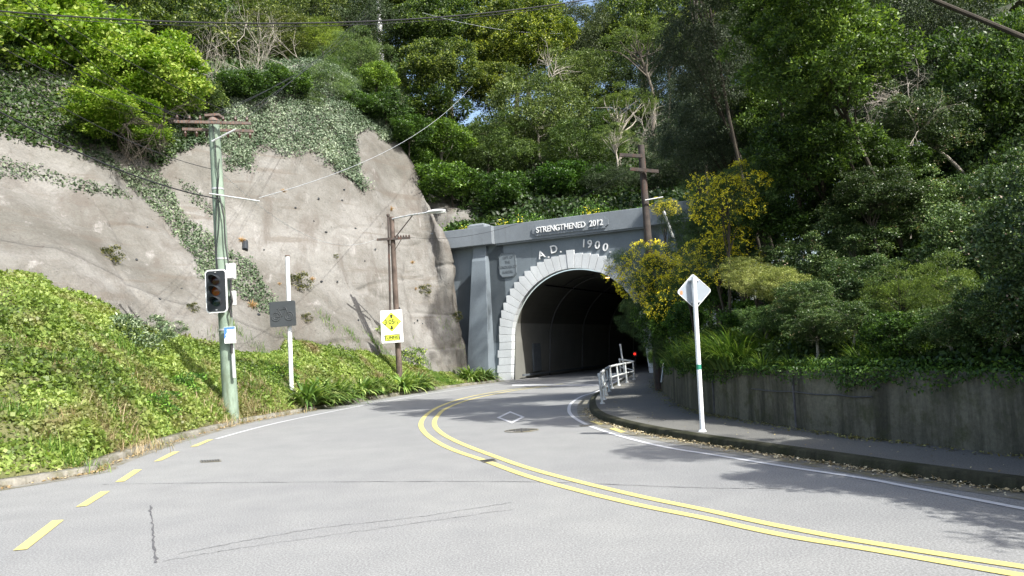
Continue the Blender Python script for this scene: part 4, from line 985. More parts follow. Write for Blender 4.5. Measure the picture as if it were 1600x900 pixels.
wire(P(345, 268, PY), P(589, 373, LY-.2), 1.2, .008, M_wireg, 'fine grey wire between the green pole and the wooden lamp pole')
gB = 'wires from the hilltop pole down to the green pole'
for k, (x1, x2) in enumerate(((583, 378), (588, 362), (596, 320), (600, 300))):
    wire(P(x1, -2, FY), P(x2, 190, PY-.3), 0.5+k*.3, .009, M_wire, 'fine wire from hilltop pole to the green pole crossarm, '+('at its right end', 'halfway along its right arm', 'just left of the pole', 'halfway along its left arm')[k], gB)
wire(P(641, 371, LY-.2), P(985, 264, DY-.25), .9, .008, M_wire, 'fine black wire from the lamp pole crossarm to the dark pole at the portal')

# ================================================================== vegetation
# ------------------------------------------------------------------ ivy on the cliff
def cliff_pts(n, g):
    a = g.uniform(0, NU-1.01, n); c = g.uniform(0.0, NV-1.01, n); i = a.astype(int); j = c.astype(int); fa = (a-i)[:, None]; fc = (c-j)[:, None]
    Q = CG[i, j]*(1-fa)*(1-fc)+CG[i+1, j]*fa*(1-fc)+CG[i, j+1]*(1-fa)*fc+CG[i+1, j+1]*fa*fc
    return Q, CN[i, j]
def ivy(name, poly, n, lab, size=.15, thick=.22, mat=None, seed=1, jit=5, kind='stuff', cat='ivy', col=(1, 1, 1), thin=0.0):
    g = np.random.default_rng(seed); Q, Nn = cliff_pts(n, g); x, y = proj(Q)
    x = x+fbm(Q*.5, 3, seed)*jit*2.2+g.normal(size=n)*jit*.7; y = y+fbm(Q*.5+9, 3, seed)*jit*2.2+g.normal(size=n)*jit*.7
    k = inpoly(x, y, poly)
    if thin > 0: k &= vnoise(Q*1.1, seed) > -1+thin*2*g.uniform(0, 1, n)
    Q = Q[k]; Nn = Nn[k]; m = len(Q)
    hgt = (0.35+.65*(vnoise(Q*1.3, 3)*.5+.5))
    Q = Q+Nn*(g.uniform(-.02, thick, m)*hgt)[:, None]
    D = unit(np.array([0, 0, -.7])+rdir(m, g)*.8+Nn*.3); N2 = unit(Nn+rdir(m, g)*.6+np.array([0, 0, .3])); s = size*g.uniform(.6, 1.3, m)
    V, F = leaves(Q, D, N2, s, s*.8); t = np.clip(g.uniform(0, .8, m)+.25*vnoise(Q*.8, 5), 0, 1)
    o = link(name, np_mesh(name, V, F, mat or ML_ivy, t)); o.color = (*col, 1); tag(o, lab, cat, None, kind); return o
ivyA = [(225, 95), (330, 110), (400, 80), (470, 70), (570, 80), (640, 100), (665, 170), (640, 218), (612, 218), (598, 205), (575, 193), (555, 207), (560, 240), (578, 292), (566, 290), (545, 270), (520, 255), (500, 243), (480, 232), (455, 238), (440, 250), (415, 240), (392, 240), (396, 272), (368, 262), (345, 236), (330, 228), (300, 236), (270, 246), (240, 225), (215, 175)]
ivy('ivy', ivyA, 520000, 'grey green ivy hanging over the top of the cliff right of the green pole', size=.125, thick=.45, seed=2, col=(1.45, 1.45, 1.5))
ivyB = [(120, 235), (165, 235), (195, 262), (240, 268), (262, 290), (300, 345), (335, 368), (348, 388), (385, 400), (405, 440), (432, 472), (430, 500), (405, 488), (380, 466), (345, 452), (315, 430), (290, 385), (250, 330), (215, 300), (180, 262), (150, 252)]
ivy('ivy', ivyB, 300000, 'broad streak of ivy running down the cliff behind the green pole', size=.115, thick=.28, seed=3, jit=3, col=(1.25, 1.3, 1.2))
ivyC = [(278, 285), (300, 292), (330, 318), (336, 336), (312, 322), (290, 306)]
ivy('ivy', ivyC, 160000, 'small ivy strand on the cliff just left of the green pole', size=.12, thick=.18, seed=4, jit=3)
ivyD = [(-40, 235), (60, 262), (130, 280), (185, 295), (208, 312), (160, 302), (90, 290), (0, 275), (-60, 262)]
ivy('ivy', ivyD, 160000, 'thin line of ivy crossing the upper cliff at the far left', size=.13, thick=.2, seed=5, jit=3)
ivyE = [(-80, -60), (330, 20), (330, 120), (330, 215), (285, 235), (250, 262), (225, 258), (190, 245), (160, 232), (60, 228), (-80, 200)]
ivy('ivy', ivyE, 260000, 'dark ivy and creepers on the cliff under the bright lime tree', size=.18, thick=.5, seed=6, mat=ML_under, col=(.9, .9, .8))
# small plants rooted in the cliff
TUFT = strap_mesh('tuft', ML_straw, 90, .45, .03, 5, spread=.10, up=(20, 90), droop=.8, seg=4)
TUFTG = crown_mesh('tuft_leaves', ML_tip, 33, lobes=10, sprays=14, per=9, leaf=.16, asp=.5, lob_r=(.3, .5), spray_r=.12)[0]
cl_t = TERR[0]
def on_cliff(x, y):
    d = ray(x, y); h = cl_t.ray_cast(Vector(EYE), Vector(d).normalized()); return (np.array(h[0]), np.array(h[1])) if h[0] is not None else (None, None)
for x, y, s, kd, lab in ((172, 400, .62, 'g', 'brown green tuft on the cliff at the far left above the bank'), (300, 482, .38, 'g', 'small tuft on the cliff left of the traffic light'),
        (378, 376, .40, 's', 'dry tuft beside the short black pipe on the cliff'), (466, 443, .85, 'g', 'large olive tuft on the cliff right of the white post'),
        (488, 437, .35, 's', 'reddish dry tuft right of the large olive one'), (437, 444, .22, 's', 'tiny orange tuft left of the white post'),
        (478, 498, .42, 'g', 'green tuft on the cliff right of the bicycle board'), (394, 478, .5, 's', 'straw coloured tuft at the foot of the ivy streak'),
        (612, 328, .5, 's', 'dry tuft on the cliff above the street lamp arm'), (662, 454, .55, 'g', 'green tuft on the cliff right of the wooden lamp pole'),
        (650, 452, .28, 's', 'small orange tuft beside the green tuft right of the lamp pole'), (645, 411, .34, 's', 'tuft on the cliff halfway up right of the lamp pole'),
        (524, 401, .22, 'g', 'tiny tuft on the cliff below the end of the pale cable'), (443, 299, .3, 's', 'pale tuft high on the cliff right of the green pole'),
        (712, 495, .5, 'g', 'tuft on the dark rough edge of the cliff beside the portal')):
    h, nn_ = on_cliff(x, y)
    if h is None: continue
    o = link('cliff_tuft', TUFT if kd == 's' else TUFTG, None, h); o.scale = (s*(1.6 if kd == 's' else .75),)*3 if kd == 's' else (s*.8, s*.6, s*.75); o.rotation_euler = (R(38), 0, random.uniform(-.6, .6)); o.color = (1, .8, .6, 1)
    tag(o, lab, 'plant')
pm = MB(); pm.tube([(0, 0, 0), (0, -.16, -.02)], .055, 8); pm.tube([(0, -.161, -.02), (0, -.163, -.02)], .045, 8)
pipe0 = None; cnt = 0; g = np.random.default_rng(77)
spots = [(230, 355), (213, 406), (284, 451), (250, 468), (258, 530), (462, 325), (491, 346), (510, 363), (556, 357), (503, 440), (527, 440), (586, 390), (553, 478), (620, 448), (560, 500), (498, 311), (535, 313), (538, 296), (624, 482), (652, 500), (570, 408), (598, 350), (660, 506), (648, 505), (655, 545), (643, 552), (405, 492), (412, 390)]
for x, y in spots:
    h, nn_ = on_cliff(x, y)
    if h is None: continue
    if pipe0 is None:
        pipe0 = pm.build('weep_pipe', M_black); o = pipe0; tag(o, 'stub of dark weep pipe poking out of the sprayed concrete cliff', 'weep pipe', 'weep pipes in the cliff')
    else:
        o = pipe0.copy(); COL.objects.link(o)
    o.location = Vector(h+np.array([0, .05, 0])); s = random.uniform(.6, 1.15); o.scale = (s, s, s); o.rotation_euler = (R(random.uniform(-25, 10)), 0, R(random.uniform(-20, 20)))
h, nn_ = on_cliff(384, 384)
mb = MB(); mb.tube([h+np.array([-.1, .2, .25]), h+np.array([.05, -.3, -.28])], .16, 12); tag(mb.build('drain_pipe', M_black), 'short black drain pipe sticking out of the cliff right of the green pole', 'pipe')

STR_PX = [(478, 632, 1.0), (520, 628, 1.0), (498, 622, .9), (562, 616, .9), (590, 610, .75), (627, 610, 1.0), (653, 606, .9), (735, 596, .9), (757, 594, .8)]
# ------------------------------------------------------------------ bank creeper
def surf_pts(Gd, Nd, n, g, u=(0, 1), v=(0, 1)):
    a0, b0 = Gd.shape[:2]; a = g.uniform(u[0]*(a0-1.01), u[1]*(a0-1.01), n); c = g.uniform(v[0]*(b0-1.01), v[1]*(b0-1.01), n)
    i = a.astype(int); j = c.astype(int); fa = (a-i)[:, None]; fc = (c-j)[:, None]
    return Gd[i, j]*(1-fa)*(1-fc)+Gd[i+1, j]*fa*(1-fc)+Gd[i, j+1]*(1-fa)*fc+Gd[i+1, j+1]*fa*fc, Nd[i, j], c/(b0-1)
g = np.random.default_rng(91)
Q, Nn, vv_ = surf_pts(BG, BNn, 460000, g, u=(.03, .985), v=(.008, 1))
pxx, pyy = proj(Q)
kp = (fbm(Q*.8, 3, 12) > -.50) | (g.uniform(0, 1, len(Q)) < .22)
for x, y, r_ in STR_PX + [(361, 646, .55), (456, 642, .5)]:
    q_ = bp(x, y); kp &= (np.hypot(Q[:, 0]-q_[0], Q[:, 1]-q_[1]) > r_) | (g.uniform(0, 1, len(Q)) < .12)
Q = Q[kp]; Nn = Nn[kp]; vv_ = vv_[kp]; m = len(Q)
bumpy = np.clip(fbm(Q*np.array([1.1, 1.1, 0]), 3, 22)*.5+.55, 0.05, 1.2)*np.clip(vv_*14, 0.15, 1)
Q = Q+Nn*(g.uniform(-.3, 1, m)*.25*bumpy)[:, None]
D = unit(rdir(m, g)+np.array([.15, -.25, .1])); N2 = unit(Nn*.9+rdir(m, g)*.75); s_ = .086*g.uniform(.5, 1.5, m)*(1+.45*np.clip(fbm(Q*.9, 2, 55), -1, 1.2))
V, F = leaves(Q, D, N2, s_, s_*.85); t = np.clip(g.uniform(0, .75, m)+.38*fbm(Q*.5, 3, 6)+.16, 0, 1)
o = link('bank_creeper', np_mesh('bank_creeper', V, F, ML_bank, t)); tag(o, 'lime green creeper and low weeds covering the left bank between kerb and cliff', 'ground cover', None, 'stuff')
# dry grass near the pole and kerb, greener grass further along
def blades(name, mat, centers, n, length, width, seed, lab, cat, col=(1, 1, 1), kind='stuff', droop=.7, up=(45, 90)):
    g = np.random.default_rng(seed); me = strap_mesh(name+'_src', mat, n*len(centers), 1, .03, seed, spread=0, up=up, droop=droop, seg=4)
    V = np.zeros(len(me.vertices)*3, np.float32); me.vertices.foreach_get('co', V); V = V.reshape(-1, 10, 3)
    k = 0
    for (c, rad, hs) in centers:
        off = g.normal(size=(n, 3))*np.array([rad, rad*.7, 0])*.6; base = np.array(c)+off
        zz = np.array([ground_z(q[0], q[1]) for q in base]) if n*len(centers) < 9000 else np.full(n, c[2]); base[:, 2] = zz
        sc = length*hs*g.uniform(.5, 1.2, n); bl = V[k*n:(k+1)*n]; bl *= sc[:, None, None]; bl += base[:, None]; k += 1
    me.vertices.foreach_set('co', V.reshape(-1)); me.update(); o = link(name, me); o.color = (*col, 1); tag(o, lab, cat, None, kind); return o
blades('dry_grass', ML_straw, [(bp(x, y), r, 1) for x, y, r in ((385, 620, .7), (395, 635, .7), (375, 635, .5), (405, 610, .6), (425, 628, .5), (330, 655, .5), (345, 640, .5), (210, 690, .6), (180, 700, .6), (560, 612, .4), (600, 600, .4))], 260, .55, .02, 7, 'straw coloured dry grass on the bank around the foot of the green pole', 'grass')
blades('verge_grass', ML_grass, [(bp(x, y), r, 1) for x, y, r in ((372, 572, .9), (395, 590, .9), (690, 596, .7), (710, 590, .8), (665, 590, .8), (740, 590, .6), (300, 560, .8), (430, 560, .8), (250, 600, .6), (180, 640, .8), (700, 600, .6), (650, 602, .6))], 330, .42, .02, 8, 'fresh green grass in patches on the left bank near the tunnel', 'grass', col=(1.9, 1.9, 1.4))

g = np.random.default_rng(17)
def bank_spots(n, v0, v1, u0=.3, u1=.95):
    q = BG[(g.uniform(u0, u1, n)*159).astype(int), (g.uniform(v0, v1, n)*(bn-1)).astype(int)]; return [(p, g.uniform(.3, .8), 1) for p in q]
blades('dry_grass', ML_straw, bank_spots(34, .02, .5), 120, .42, .02, 27, 'dry stems and pale grass scattered over the left bank', 'grass', col=(.85, .85, .7))
blades('bank_grass', ML_grass, bank_spots(46, .0, .95), 130, .50, .02, 28, 'green grass growing through the creeper on the left bank', 'grass', col=(1.7, 1.7, 1.2))
# strap leaved clumps along the left kerb
ST = [strap_mesh('strap_clump', ML_strap, 230, 1.0, .105, 40+k, spread=.30, up=(25, 85), droop=.85) for k in range(3)]
gC = 'strap leaved clumps along the left kerb'
for i, (x, y, s, lab) in enumerate(((478, 632, 1.05, 'largest strap leaved clump, just right of the white sign post'), (520, 628, 1.1, 'wide strap leaved clump, second from the white sign post'),
        (498, 622, .9, 'strap leaved clump standing behind the two nearest the white sign post'), (562, 616, .9, 'dark strap leaved clump in the middle of the row below the bare cliff'),
        (590, 610, .75, 'small strap leaved clump left of the wooden lamp pole foot'), (627, 610, 1.05, 'strap leaved clump right below the wooden lamp pole'),
        (653, 606, .95, 'strap leaved clump just right of the wooden lamp pole foot'), (735, 596, 1.0, 'strap leaved clump at the foot of the tunnel buttress'),
        (757, 594, .85, 'rightmost strap leaved clump beside the white arch stones'))):
    q = bp(x, y); o = link('strap_clump', ST[i % 3], None, q-np.array([0, 0, .03])); s *= 1.45; o.scale = (s*1.1, s*1.1, s*.95); o.rotation_euler = (0, 0, i*1.7); o.color = (2.1, 2.0, 1.8, 1) if i < 7 else (1.4, 1.4, 1.3, 1); tag(o, lab, 'plant', gC)
# small shrubs on the bank
SHG = crown_mesh('grey_shrub', ML_ivy, 55, lobes=18, sprays=18, per=10, leaf=.11, asp=.35, lob_r=(.22, .36), spray_r=.08, hole=.2)[0]
for x, y, s, z_, me, colr, lab in ((205, 535, 1.35, .8, SHG, (1.9, 1.9, 1.8), 'sprawling grey green shrub on the left bank under the cliff'), (260, 522, .8, .7, SHG, (1.8, 1.8, 1.6), 'small grey green shrub beside the larger sprawling one on the bank'),
        (290, 612, .55, 1.0, TUFTG, (.9, 1.5, .8), 'small dark leafy plant on the bank left of the green pole'), (250, 640, .5, .9, TUFTG, (1, 1.6, .8), 'broad leaved seedling near the kerb on the left bank'),
        (440, 588, .6, .8, TUFTG, (1.2, 1.6, .9), 'leafy bush behind the white sign post'), (640, 565, .8, .9, TUFTG, (1.6, 1.8, .9), 'leafy bush on the bank behind the foot of the lamp pole'), (600, 520, .5, .8, TUFTG, (1.8, 2, 1), 'little bush at the cliff foot left of the height sign')):
    q = bp(x, y); o = link('bank_shrub', me, None, q+np.array([0, 0, .1])); o.scale = (s, s, s*z_); o.color = (*colr, 1); tag(o, lab, 'shrub')

# ------------------------------------------------------------------ trees and shrubs
trg = np.random.default_rng(321)
def plant(name, px, py, rx, ry, Y, proto, lab, cat='tree', group=None, col=(1, 1, 1), bark=None, limbs=9, depth=None, thin=.055, base=None, trunk=True, limb_out=.75):
    c = P(px, py, Y) if px is not None else np.array(py); rx = rx if px is not None else rx*FPX/Y; ry = ry if px is not None else ry*FPX/Y; rX = rx*Y/FPX; rZ = ry*Y/FPX; rY = depth or (rX+rZ)/2
    gz = ground_z(c[0], c[1]); zb = min(gz, c[2]-rZ*.55)
    sh = 2.2 if (c[0] > 4 and c[1] < 30 and c[2] > 6) else 0.0
    b = np.array([c[0]+trg.uniform(-.2, .2)*rX+sh, c[1]+.1*rY+sh*.6, zb-.2])
    if base is not None: b = np.array([base[0], base[1], ground_z(*base)-.3])
    elif sh: b[2] = min(max(ground_z(b[0], b[1]), 0), c[2]-rZ*.6)-.2
    if b[0] > 1.5 and 2 < b[1] < 47:
        wx = np.interp(b[1], WL[:, 1], WL[:, 0]) + .55
        if b[0] < wx: b[0] = wx; b[2] = min(max(ground_z(wx, b[1]), WT-.1)-.1, c[2]-.2)
    e = empty(name, b, lab, cat, group)
    me, C = CR[proto]
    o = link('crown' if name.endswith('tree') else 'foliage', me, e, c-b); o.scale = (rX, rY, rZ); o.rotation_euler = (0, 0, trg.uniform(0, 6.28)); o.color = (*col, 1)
    if trunk:
        mb = MB(); h = c-b; r0 = thin*(rX+rZ)/2+.03
        k1 = np.array([0, 0, 0.0]); k2 = h*.45+trg.normal(size=3)*.06*rX; k3 = h*.85+trg.normal(size=3)*.1*rX
        mb.tube(crs(np.array([k1, k2, k3]), 8), list(np.linspace(r0, r0*.55, 8)), 8)
        rz = o.rotation_euler.z; cr, sr = math.cos(rz), math.sin(rz)
        sel = trg.choice(len(C), min(limbs, len(C)), replace=False)
        for i in sel:
            q = C[i]*limb_out; q = np.array([rX*q[0], rY*q[1], rZ*q[2]]); q = np.array([q[0]*cr-q[1]*sr, q[0]*sr+q[1]*cr, q[2]])+h
            f = trg.uniform(.35, .95); st = k2*(1-f)+k3*f; mid = (st+q)/2+np.array([0, 0, .1*rZ])+trg.normal(size=3)*.08*rX
            pts = crs(np.array([st, mid, q]), 7); mb.tube(pts, list(np.linspace(r0*.42, r0*.10, 7)), 5)
        m2 = mb.build('trunk', bark or M_bark, e, None, smooth=True)
    return e, o, c, (rX, rY, rZ)

NM = [
 # x, y, rx, ry, Y, proto, colour (dimmed to add shade under other crowns), name, label, bark
 (60, 80, 180, 140, 45, 'lime', (1, 1, .9), 'tree', 'bright lime green tree leaning over the cliff at the upper left', None),
 (232, 116, 110, 92, 43.5, 'lime', (1.05, 1.05, .9), 'tree', 'lime green tree crown ending just above the green pole crossarms', None),
 (-90, 150, 110, 120, 46, 'lime', (.85, .95, .8), 'tree', 'lime tree at the far left edge lower than its neighbours', None),
 (205, 215, 55, 42, 45, 'dark', (1, 1, .8), 'shrub', 'dark twiggy shrub in the shade under the lime trees', M_barkp),
 (60, 215, 80, 35, 43, 'shrub', (1, 1.2, .9), 'shrub', 'green shrub low under the lime trees at the left edge', None),
 (330, 70, 70, 60, 60, 'shrub2', (1, 1, .9), 'shrub', 'dark green thicket behind the bare white twigs', None),
 (375, 138, 60, 36, 49.5, 'shrub', (.75, .9, .8), 'shrub', 'dark leafy bush just right of the green pole top above the ivy', None),
 (442, 134, 62, 38, 52.3, 'shrub', (.85, 1, .8), 'shrub', 'glossy green bush in the middle of the ivy edge', None),
 (425, 55, 85, 55, 66, 'olive', (.9, .85, .6), 'shrub', 'olive brown bush behind the bare twigs', None),
 (505, 60, 45, 38, 66, 'feather', (1.7, 1.75, .6), 'shrub', 'yellow green bush high on the hill left of the far pole', None),
 (512, 130, 62, 46, 55, 'feather', (1.05, 1.25, 1.0), 'shrub', 'soft grey green feathery bush above the ivy', None),
 (560, 85, 62, 45, 61, 'feather', (1.1, 1.25, 1.1), 'shrub', 'pale feathery bush right below the far pale pole', None),
 (590, 122, 34, 34, 58, 'shrub', (2.0, 2.0, 1.1), 'shrub', 'small bright green bush left of the round dark tree', None),
 (600, 168, 44, 34, 57.2, 'shrub', (.6, .75, .65), 'shrub', 'dark ivy clad bush at the top right corner of the cliff', None),
 (640, 205, 42, 34, 57.2, 'shrub', (.8, 1, .7), 'shrub', 'dark green bush spilling over the right corner of the cliff', None),
 (682, 112, 76, 62, 66, 'tip', (1.0, 1.05, .8), 'tree', 'round dense tree with lime tips standing over the cliff corner', None),
 (675, 175, 80, 40, 65, 'shrub2', (.5, .6, .5), 'shrub', 'dark shaded bush under the round lime tipped tree', None),
 (690, 220, 62, 42, 60, 'shrub', (1.35, 1.45, 1.0), 'shrub', 'light green bush with brown twigs left above the portal', M_barkp),
 (700, 285, 72, 40, 58, 'shrub', (1.05, 1.25, .8), 'shrub', 'leafy bush at the left end above the portal parapet', None),
 (655, 260, 40, 34, 59, 'shrub', (1.1, 1.3, .8), 'shrub', 'small leafy bush hugging the edge of the cliff near the lamp', None),
 (790, 300, 62, 42, 57.5, 'shrub', (.6, .8, .55), 'shrub', 'dark bush behind the parapet left of the nameplate', None),
 (880, 285, 66, 44, 57, 'shrub', (.6, .85, .55), 'shrub', 'dark bush behind the parapet above the nameplate', None),
 (955, 285, 54, 40, 55.5, 'dark', (.75, .85, .6), 'shrub', 'dark bush behind the parapet left of the dark pole', None),
 (1060, 260, 70, 54, 55, 'dark', (.6, .7, .5), 'shrub', 'dark bush behind the parapet right of the dark pole', None),
 (800, 85, 85, 62, 74, 'tip', (1.35, 1.3, .8), 'tree', 'yellow green tree high in the middle right of the round tree', None),
 (765, 135, 60, 46, 70, 'tip', (1.1, 1.1, .7), 'tree', 'small lime tipped tree between the round tree and the olive one', None),
 (835, 185, 100, 90, 66, 'olive', (1.0, 1.05, .85), 'tree', 'broad olive green tree above the left half of the portal', M_barkp),
 (770, 235, 70, 60, 63, 'olive', (.7, .85, .6), 'tree', 'shaded olive tree low behind the parapet above the left buttress', None),
 (905, 235, 85, 60, 62, 'olive', (.65, .8, .55), 'tree', 'shaded olive tree above the portal nameplate', M_barkp),
 (850, 50, 70, 45, 84, 'tip', (1.4, 1.4, .8), 'tree', 'distant lime tipped tree at the top left of the small patch of sky', None),
 (890, 120, 60, 50, 72, 'olive', (1.15, 1.2, .9), 'tree', 'olive tree just under the patch of sky', None),
 (1000, 65, 95, 48, 70, 'airy', (1.15, 1.2, 1.0), 'tree', 'spreading flat topped tree with sky showing between its limbs', M_bark),
 (1045, 75, 50, 38, 71, 'airy', (1.1, 1.2, .95), 'tree', 'open crowned tree right of the gaps of sky', M_bark),
 (975, 165, 90, 42, 63, 'airy', (1.2, 1.25, 1.0), 'tree', 'spreading olive tree with bare pale limbs above the dark pole', M_barkp),
 (962, 212, 36, 26, 58, 'airy', (1.5, 1.5, 1.2), 'shrub', 'pale green tuft of foliage just left of the dark pole top', M_barkp),
 (1105, 85, 92, 112, 24, 'dark', (1.0, 1.0, 1.0), 'tree', 'tall dark fine leaved tree left of the big bright green tree', None),
 (1095, 215, 85, 80, 41, 'dark', (.8, .85, .8), 'tree', 'dark grey green tree right above the gorse', None),
 (1285, 85, 140, 118, 18.8, 'broad', (1.35, 1.4, 1.1), 'tree', 'big bright broad leaved tree at the upper right', None),
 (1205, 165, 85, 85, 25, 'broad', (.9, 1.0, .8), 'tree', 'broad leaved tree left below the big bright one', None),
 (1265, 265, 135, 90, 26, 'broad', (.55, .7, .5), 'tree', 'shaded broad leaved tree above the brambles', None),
 (1450, 60, 110, 110, 29, 'dark', (.7, .75, .6), 'tree', 'very dark tree behind the big bright tree at the right', None),
 (1430, 200, 95, 80, 22, 'bramble', (.9, .9, .9), 'shrub', 'grey twiggy thicket at the right edge above the brambles', M_barkp),
 (1570, 130, 130, 140, 24, 'broad', (.9, 1.0, .8), 'tree', 'leafy tree at the far right edge', None),
 (1570, 320, 110, 90, 19, 'bramble', (.9, 1, .9), 'shrub', 'tangled thicket low at the far right edge', None),
 (1165, -55, 125, 100, 20.5, 'dark', (.9, 1, .8), 'tree', 'top of the dark tree rising out of view over the right bank', None),
 (1075, -150, 110, 95, 23, 'broad', (.9, 1, .8), 'tree', 'high tree crown above the top edge right of the middle', None),
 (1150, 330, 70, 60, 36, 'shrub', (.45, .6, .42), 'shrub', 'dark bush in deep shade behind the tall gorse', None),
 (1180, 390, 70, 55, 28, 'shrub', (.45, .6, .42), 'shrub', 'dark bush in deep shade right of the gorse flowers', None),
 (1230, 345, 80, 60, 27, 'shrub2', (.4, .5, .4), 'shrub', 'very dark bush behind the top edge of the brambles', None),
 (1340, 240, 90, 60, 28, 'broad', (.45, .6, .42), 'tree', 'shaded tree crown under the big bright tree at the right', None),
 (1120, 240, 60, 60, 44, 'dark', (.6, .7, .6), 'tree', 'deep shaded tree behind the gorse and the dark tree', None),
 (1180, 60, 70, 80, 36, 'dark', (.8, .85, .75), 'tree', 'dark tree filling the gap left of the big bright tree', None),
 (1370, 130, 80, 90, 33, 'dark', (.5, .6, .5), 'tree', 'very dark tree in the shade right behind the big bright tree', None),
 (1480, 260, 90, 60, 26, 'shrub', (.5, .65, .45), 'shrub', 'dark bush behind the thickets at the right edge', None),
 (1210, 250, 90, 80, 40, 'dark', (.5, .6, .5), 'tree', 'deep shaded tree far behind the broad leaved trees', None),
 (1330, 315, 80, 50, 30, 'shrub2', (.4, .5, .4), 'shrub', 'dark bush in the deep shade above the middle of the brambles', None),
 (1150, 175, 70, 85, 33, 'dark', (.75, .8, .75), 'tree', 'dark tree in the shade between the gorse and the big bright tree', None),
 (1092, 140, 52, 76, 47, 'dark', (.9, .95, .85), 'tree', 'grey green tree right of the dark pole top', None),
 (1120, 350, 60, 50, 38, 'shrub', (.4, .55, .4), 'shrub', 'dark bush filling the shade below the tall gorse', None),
 (180, 185, 110, 50, 39.5, 'lime', (.8, .85, .65), 'tree', 'lime green boughs hanging low at the left of the green pole', M_barkd),
 (1262, 235, 120, 92, 20.5, 'broad', (.8, .9, .75), 'tree', 'lower crown of the big broad leaved tree, shade tinted into its leaves', None),
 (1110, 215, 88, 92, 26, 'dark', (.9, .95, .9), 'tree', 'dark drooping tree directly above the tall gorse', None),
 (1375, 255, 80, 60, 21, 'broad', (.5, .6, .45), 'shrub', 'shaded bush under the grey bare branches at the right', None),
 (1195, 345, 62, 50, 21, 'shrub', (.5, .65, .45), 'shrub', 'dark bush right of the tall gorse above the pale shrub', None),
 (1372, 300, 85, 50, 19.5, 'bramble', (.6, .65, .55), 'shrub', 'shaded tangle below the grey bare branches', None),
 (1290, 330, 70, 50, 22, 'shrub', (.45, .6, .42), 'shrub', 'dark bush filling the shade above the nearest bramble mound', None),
 (1240, 20, 110, 70, 19.6, 'broad', (1.1, 1.2, .9), 'tree', 'upper left crown of bright broad leaves at the top edge', None),
 (315, 155, 42, 34, 47, 'shrub2', (1.1, 1.2, .9), 'shrub', 'leafy bush directly above the green pole top', None),
 (480, 165, 46, 26, 53.5, 'feather', (.95, 1.1, .95), 'shrub', 'grey green bush growing out of the middle of the ivy', None),
 (560, 165, 40, 28, 56, 'shrub', (.9, 1.1, .85), 'shrub', 'leafy green bush at the right shoulder of the ivy', None),
]
for q in NM:
    x, y, rx, ry, Y, pr, col, nm, lab, bk = q
    nmm = {'lime': 'broadleaf_tree', 'broad': 'broadleaf_tree', 'tip': 'evergreen_tree', 'olive': 'evergreen_tree', 'airy': 'evergreen_tree', 'dark': 'evergreen_tree'}.get(pr, 'evergreen_tree') if nm == 'tree' else 'shrub'
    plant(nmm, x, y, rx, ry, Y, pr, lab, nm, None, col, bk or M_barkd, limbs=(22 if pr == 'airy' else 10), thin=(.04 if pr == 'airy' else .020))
# backdrop of trees filling the ridge
k = 0
for Y, ys, xs, rr_ in ((78, 60, range(-80, 1700, 110), 92), (96, 10, range(-40, 1700, 105), 86), (120, -10, range(-90, 1720, 100), 72)):
    for x in xs:
        x2 = x+trg.uniform(-18, 18); y2 = ys+trg.uniform(-16, 16)
        if 870 < x2 < 1080:
            if Y < 90: y2 += 85
            elif Y < 110: y2 += 70 if x2 < 980 else 30
            else: y2 += 88 if 895 < x2 < 960 else 10
        cc = [(.8, .9, .6), (.65, .8, .55), (1.0, 1.0, .7)][k % 3]
        plant('evergreen_tree', x2, y2, rr_*trg.uniform(.85, 1.1), rr_*trg.uniform(.7, .95), Y, ['tip', 'olive', 'dark', 'tip'][k % 4], 'evergreen tree in the dense wood filling the hill behind', 'tree', 'trees filling the wooded hill behind', cc, limbs=4)
        k += 1

# undergrowth over the hillsides
def cover(Gd, n, size, lab, seed, mat=ML_under, v=(0, 1), u=(0, 1), thick=.6, col=(1, 1, 1), cull=True):
    Nd = normals(Gd); Nd *= np.sign(Nd[..., 2].mean()); g = np.random.default_rng(seed); Q, Nn, c = surf_pts(Gd, Nd, n, g, u, v)
    x, y = proj(Q); k = (Q[:, 1] > 2) & (x > -150) & (x < 1750) & (y > -250)
    Q = Q[k]; Nn = Nn[k]; m = len(Q); Q = Q+Nn*(g.uniform(0, thick, m)*(1+.8*fbm(Q*.5, 2, seed)))[:, None]
    s = size*g.uniform(.6, 1.4, m); V, F = leaves(Q, unit(rdir(m, g)+Nn*.3), unit(Nn+rdir(m, g)*.8), s, s*.6)
    t = np.clip(g.uniform(0, .8, m)+.25*vnoise(Q*.5, 3), 0, 1); o = link('undergrowth', np_mesh('undergrowth', V, F, mat, t)); o.color = (*col, 1); tag(o, lab, 'undergrowth', None, 'stuff'); return o
cover(H1, 60000, .32, 'dark undergrowth on the hill above the cliff', 61, v=(0, .75))
cover(H2, 70000, .30, 'dark undergrowth on the hill above the tunnel portal', 62, v=(0, .75), col=(.62, .68, .55))  # tint dimmed: shade behind the parapet is put into the leaf colour
cover(H3, 260000, .11, 'low green undergrowth on the slope above the mossy wall', 63, v=(0, .55), thick=.35)
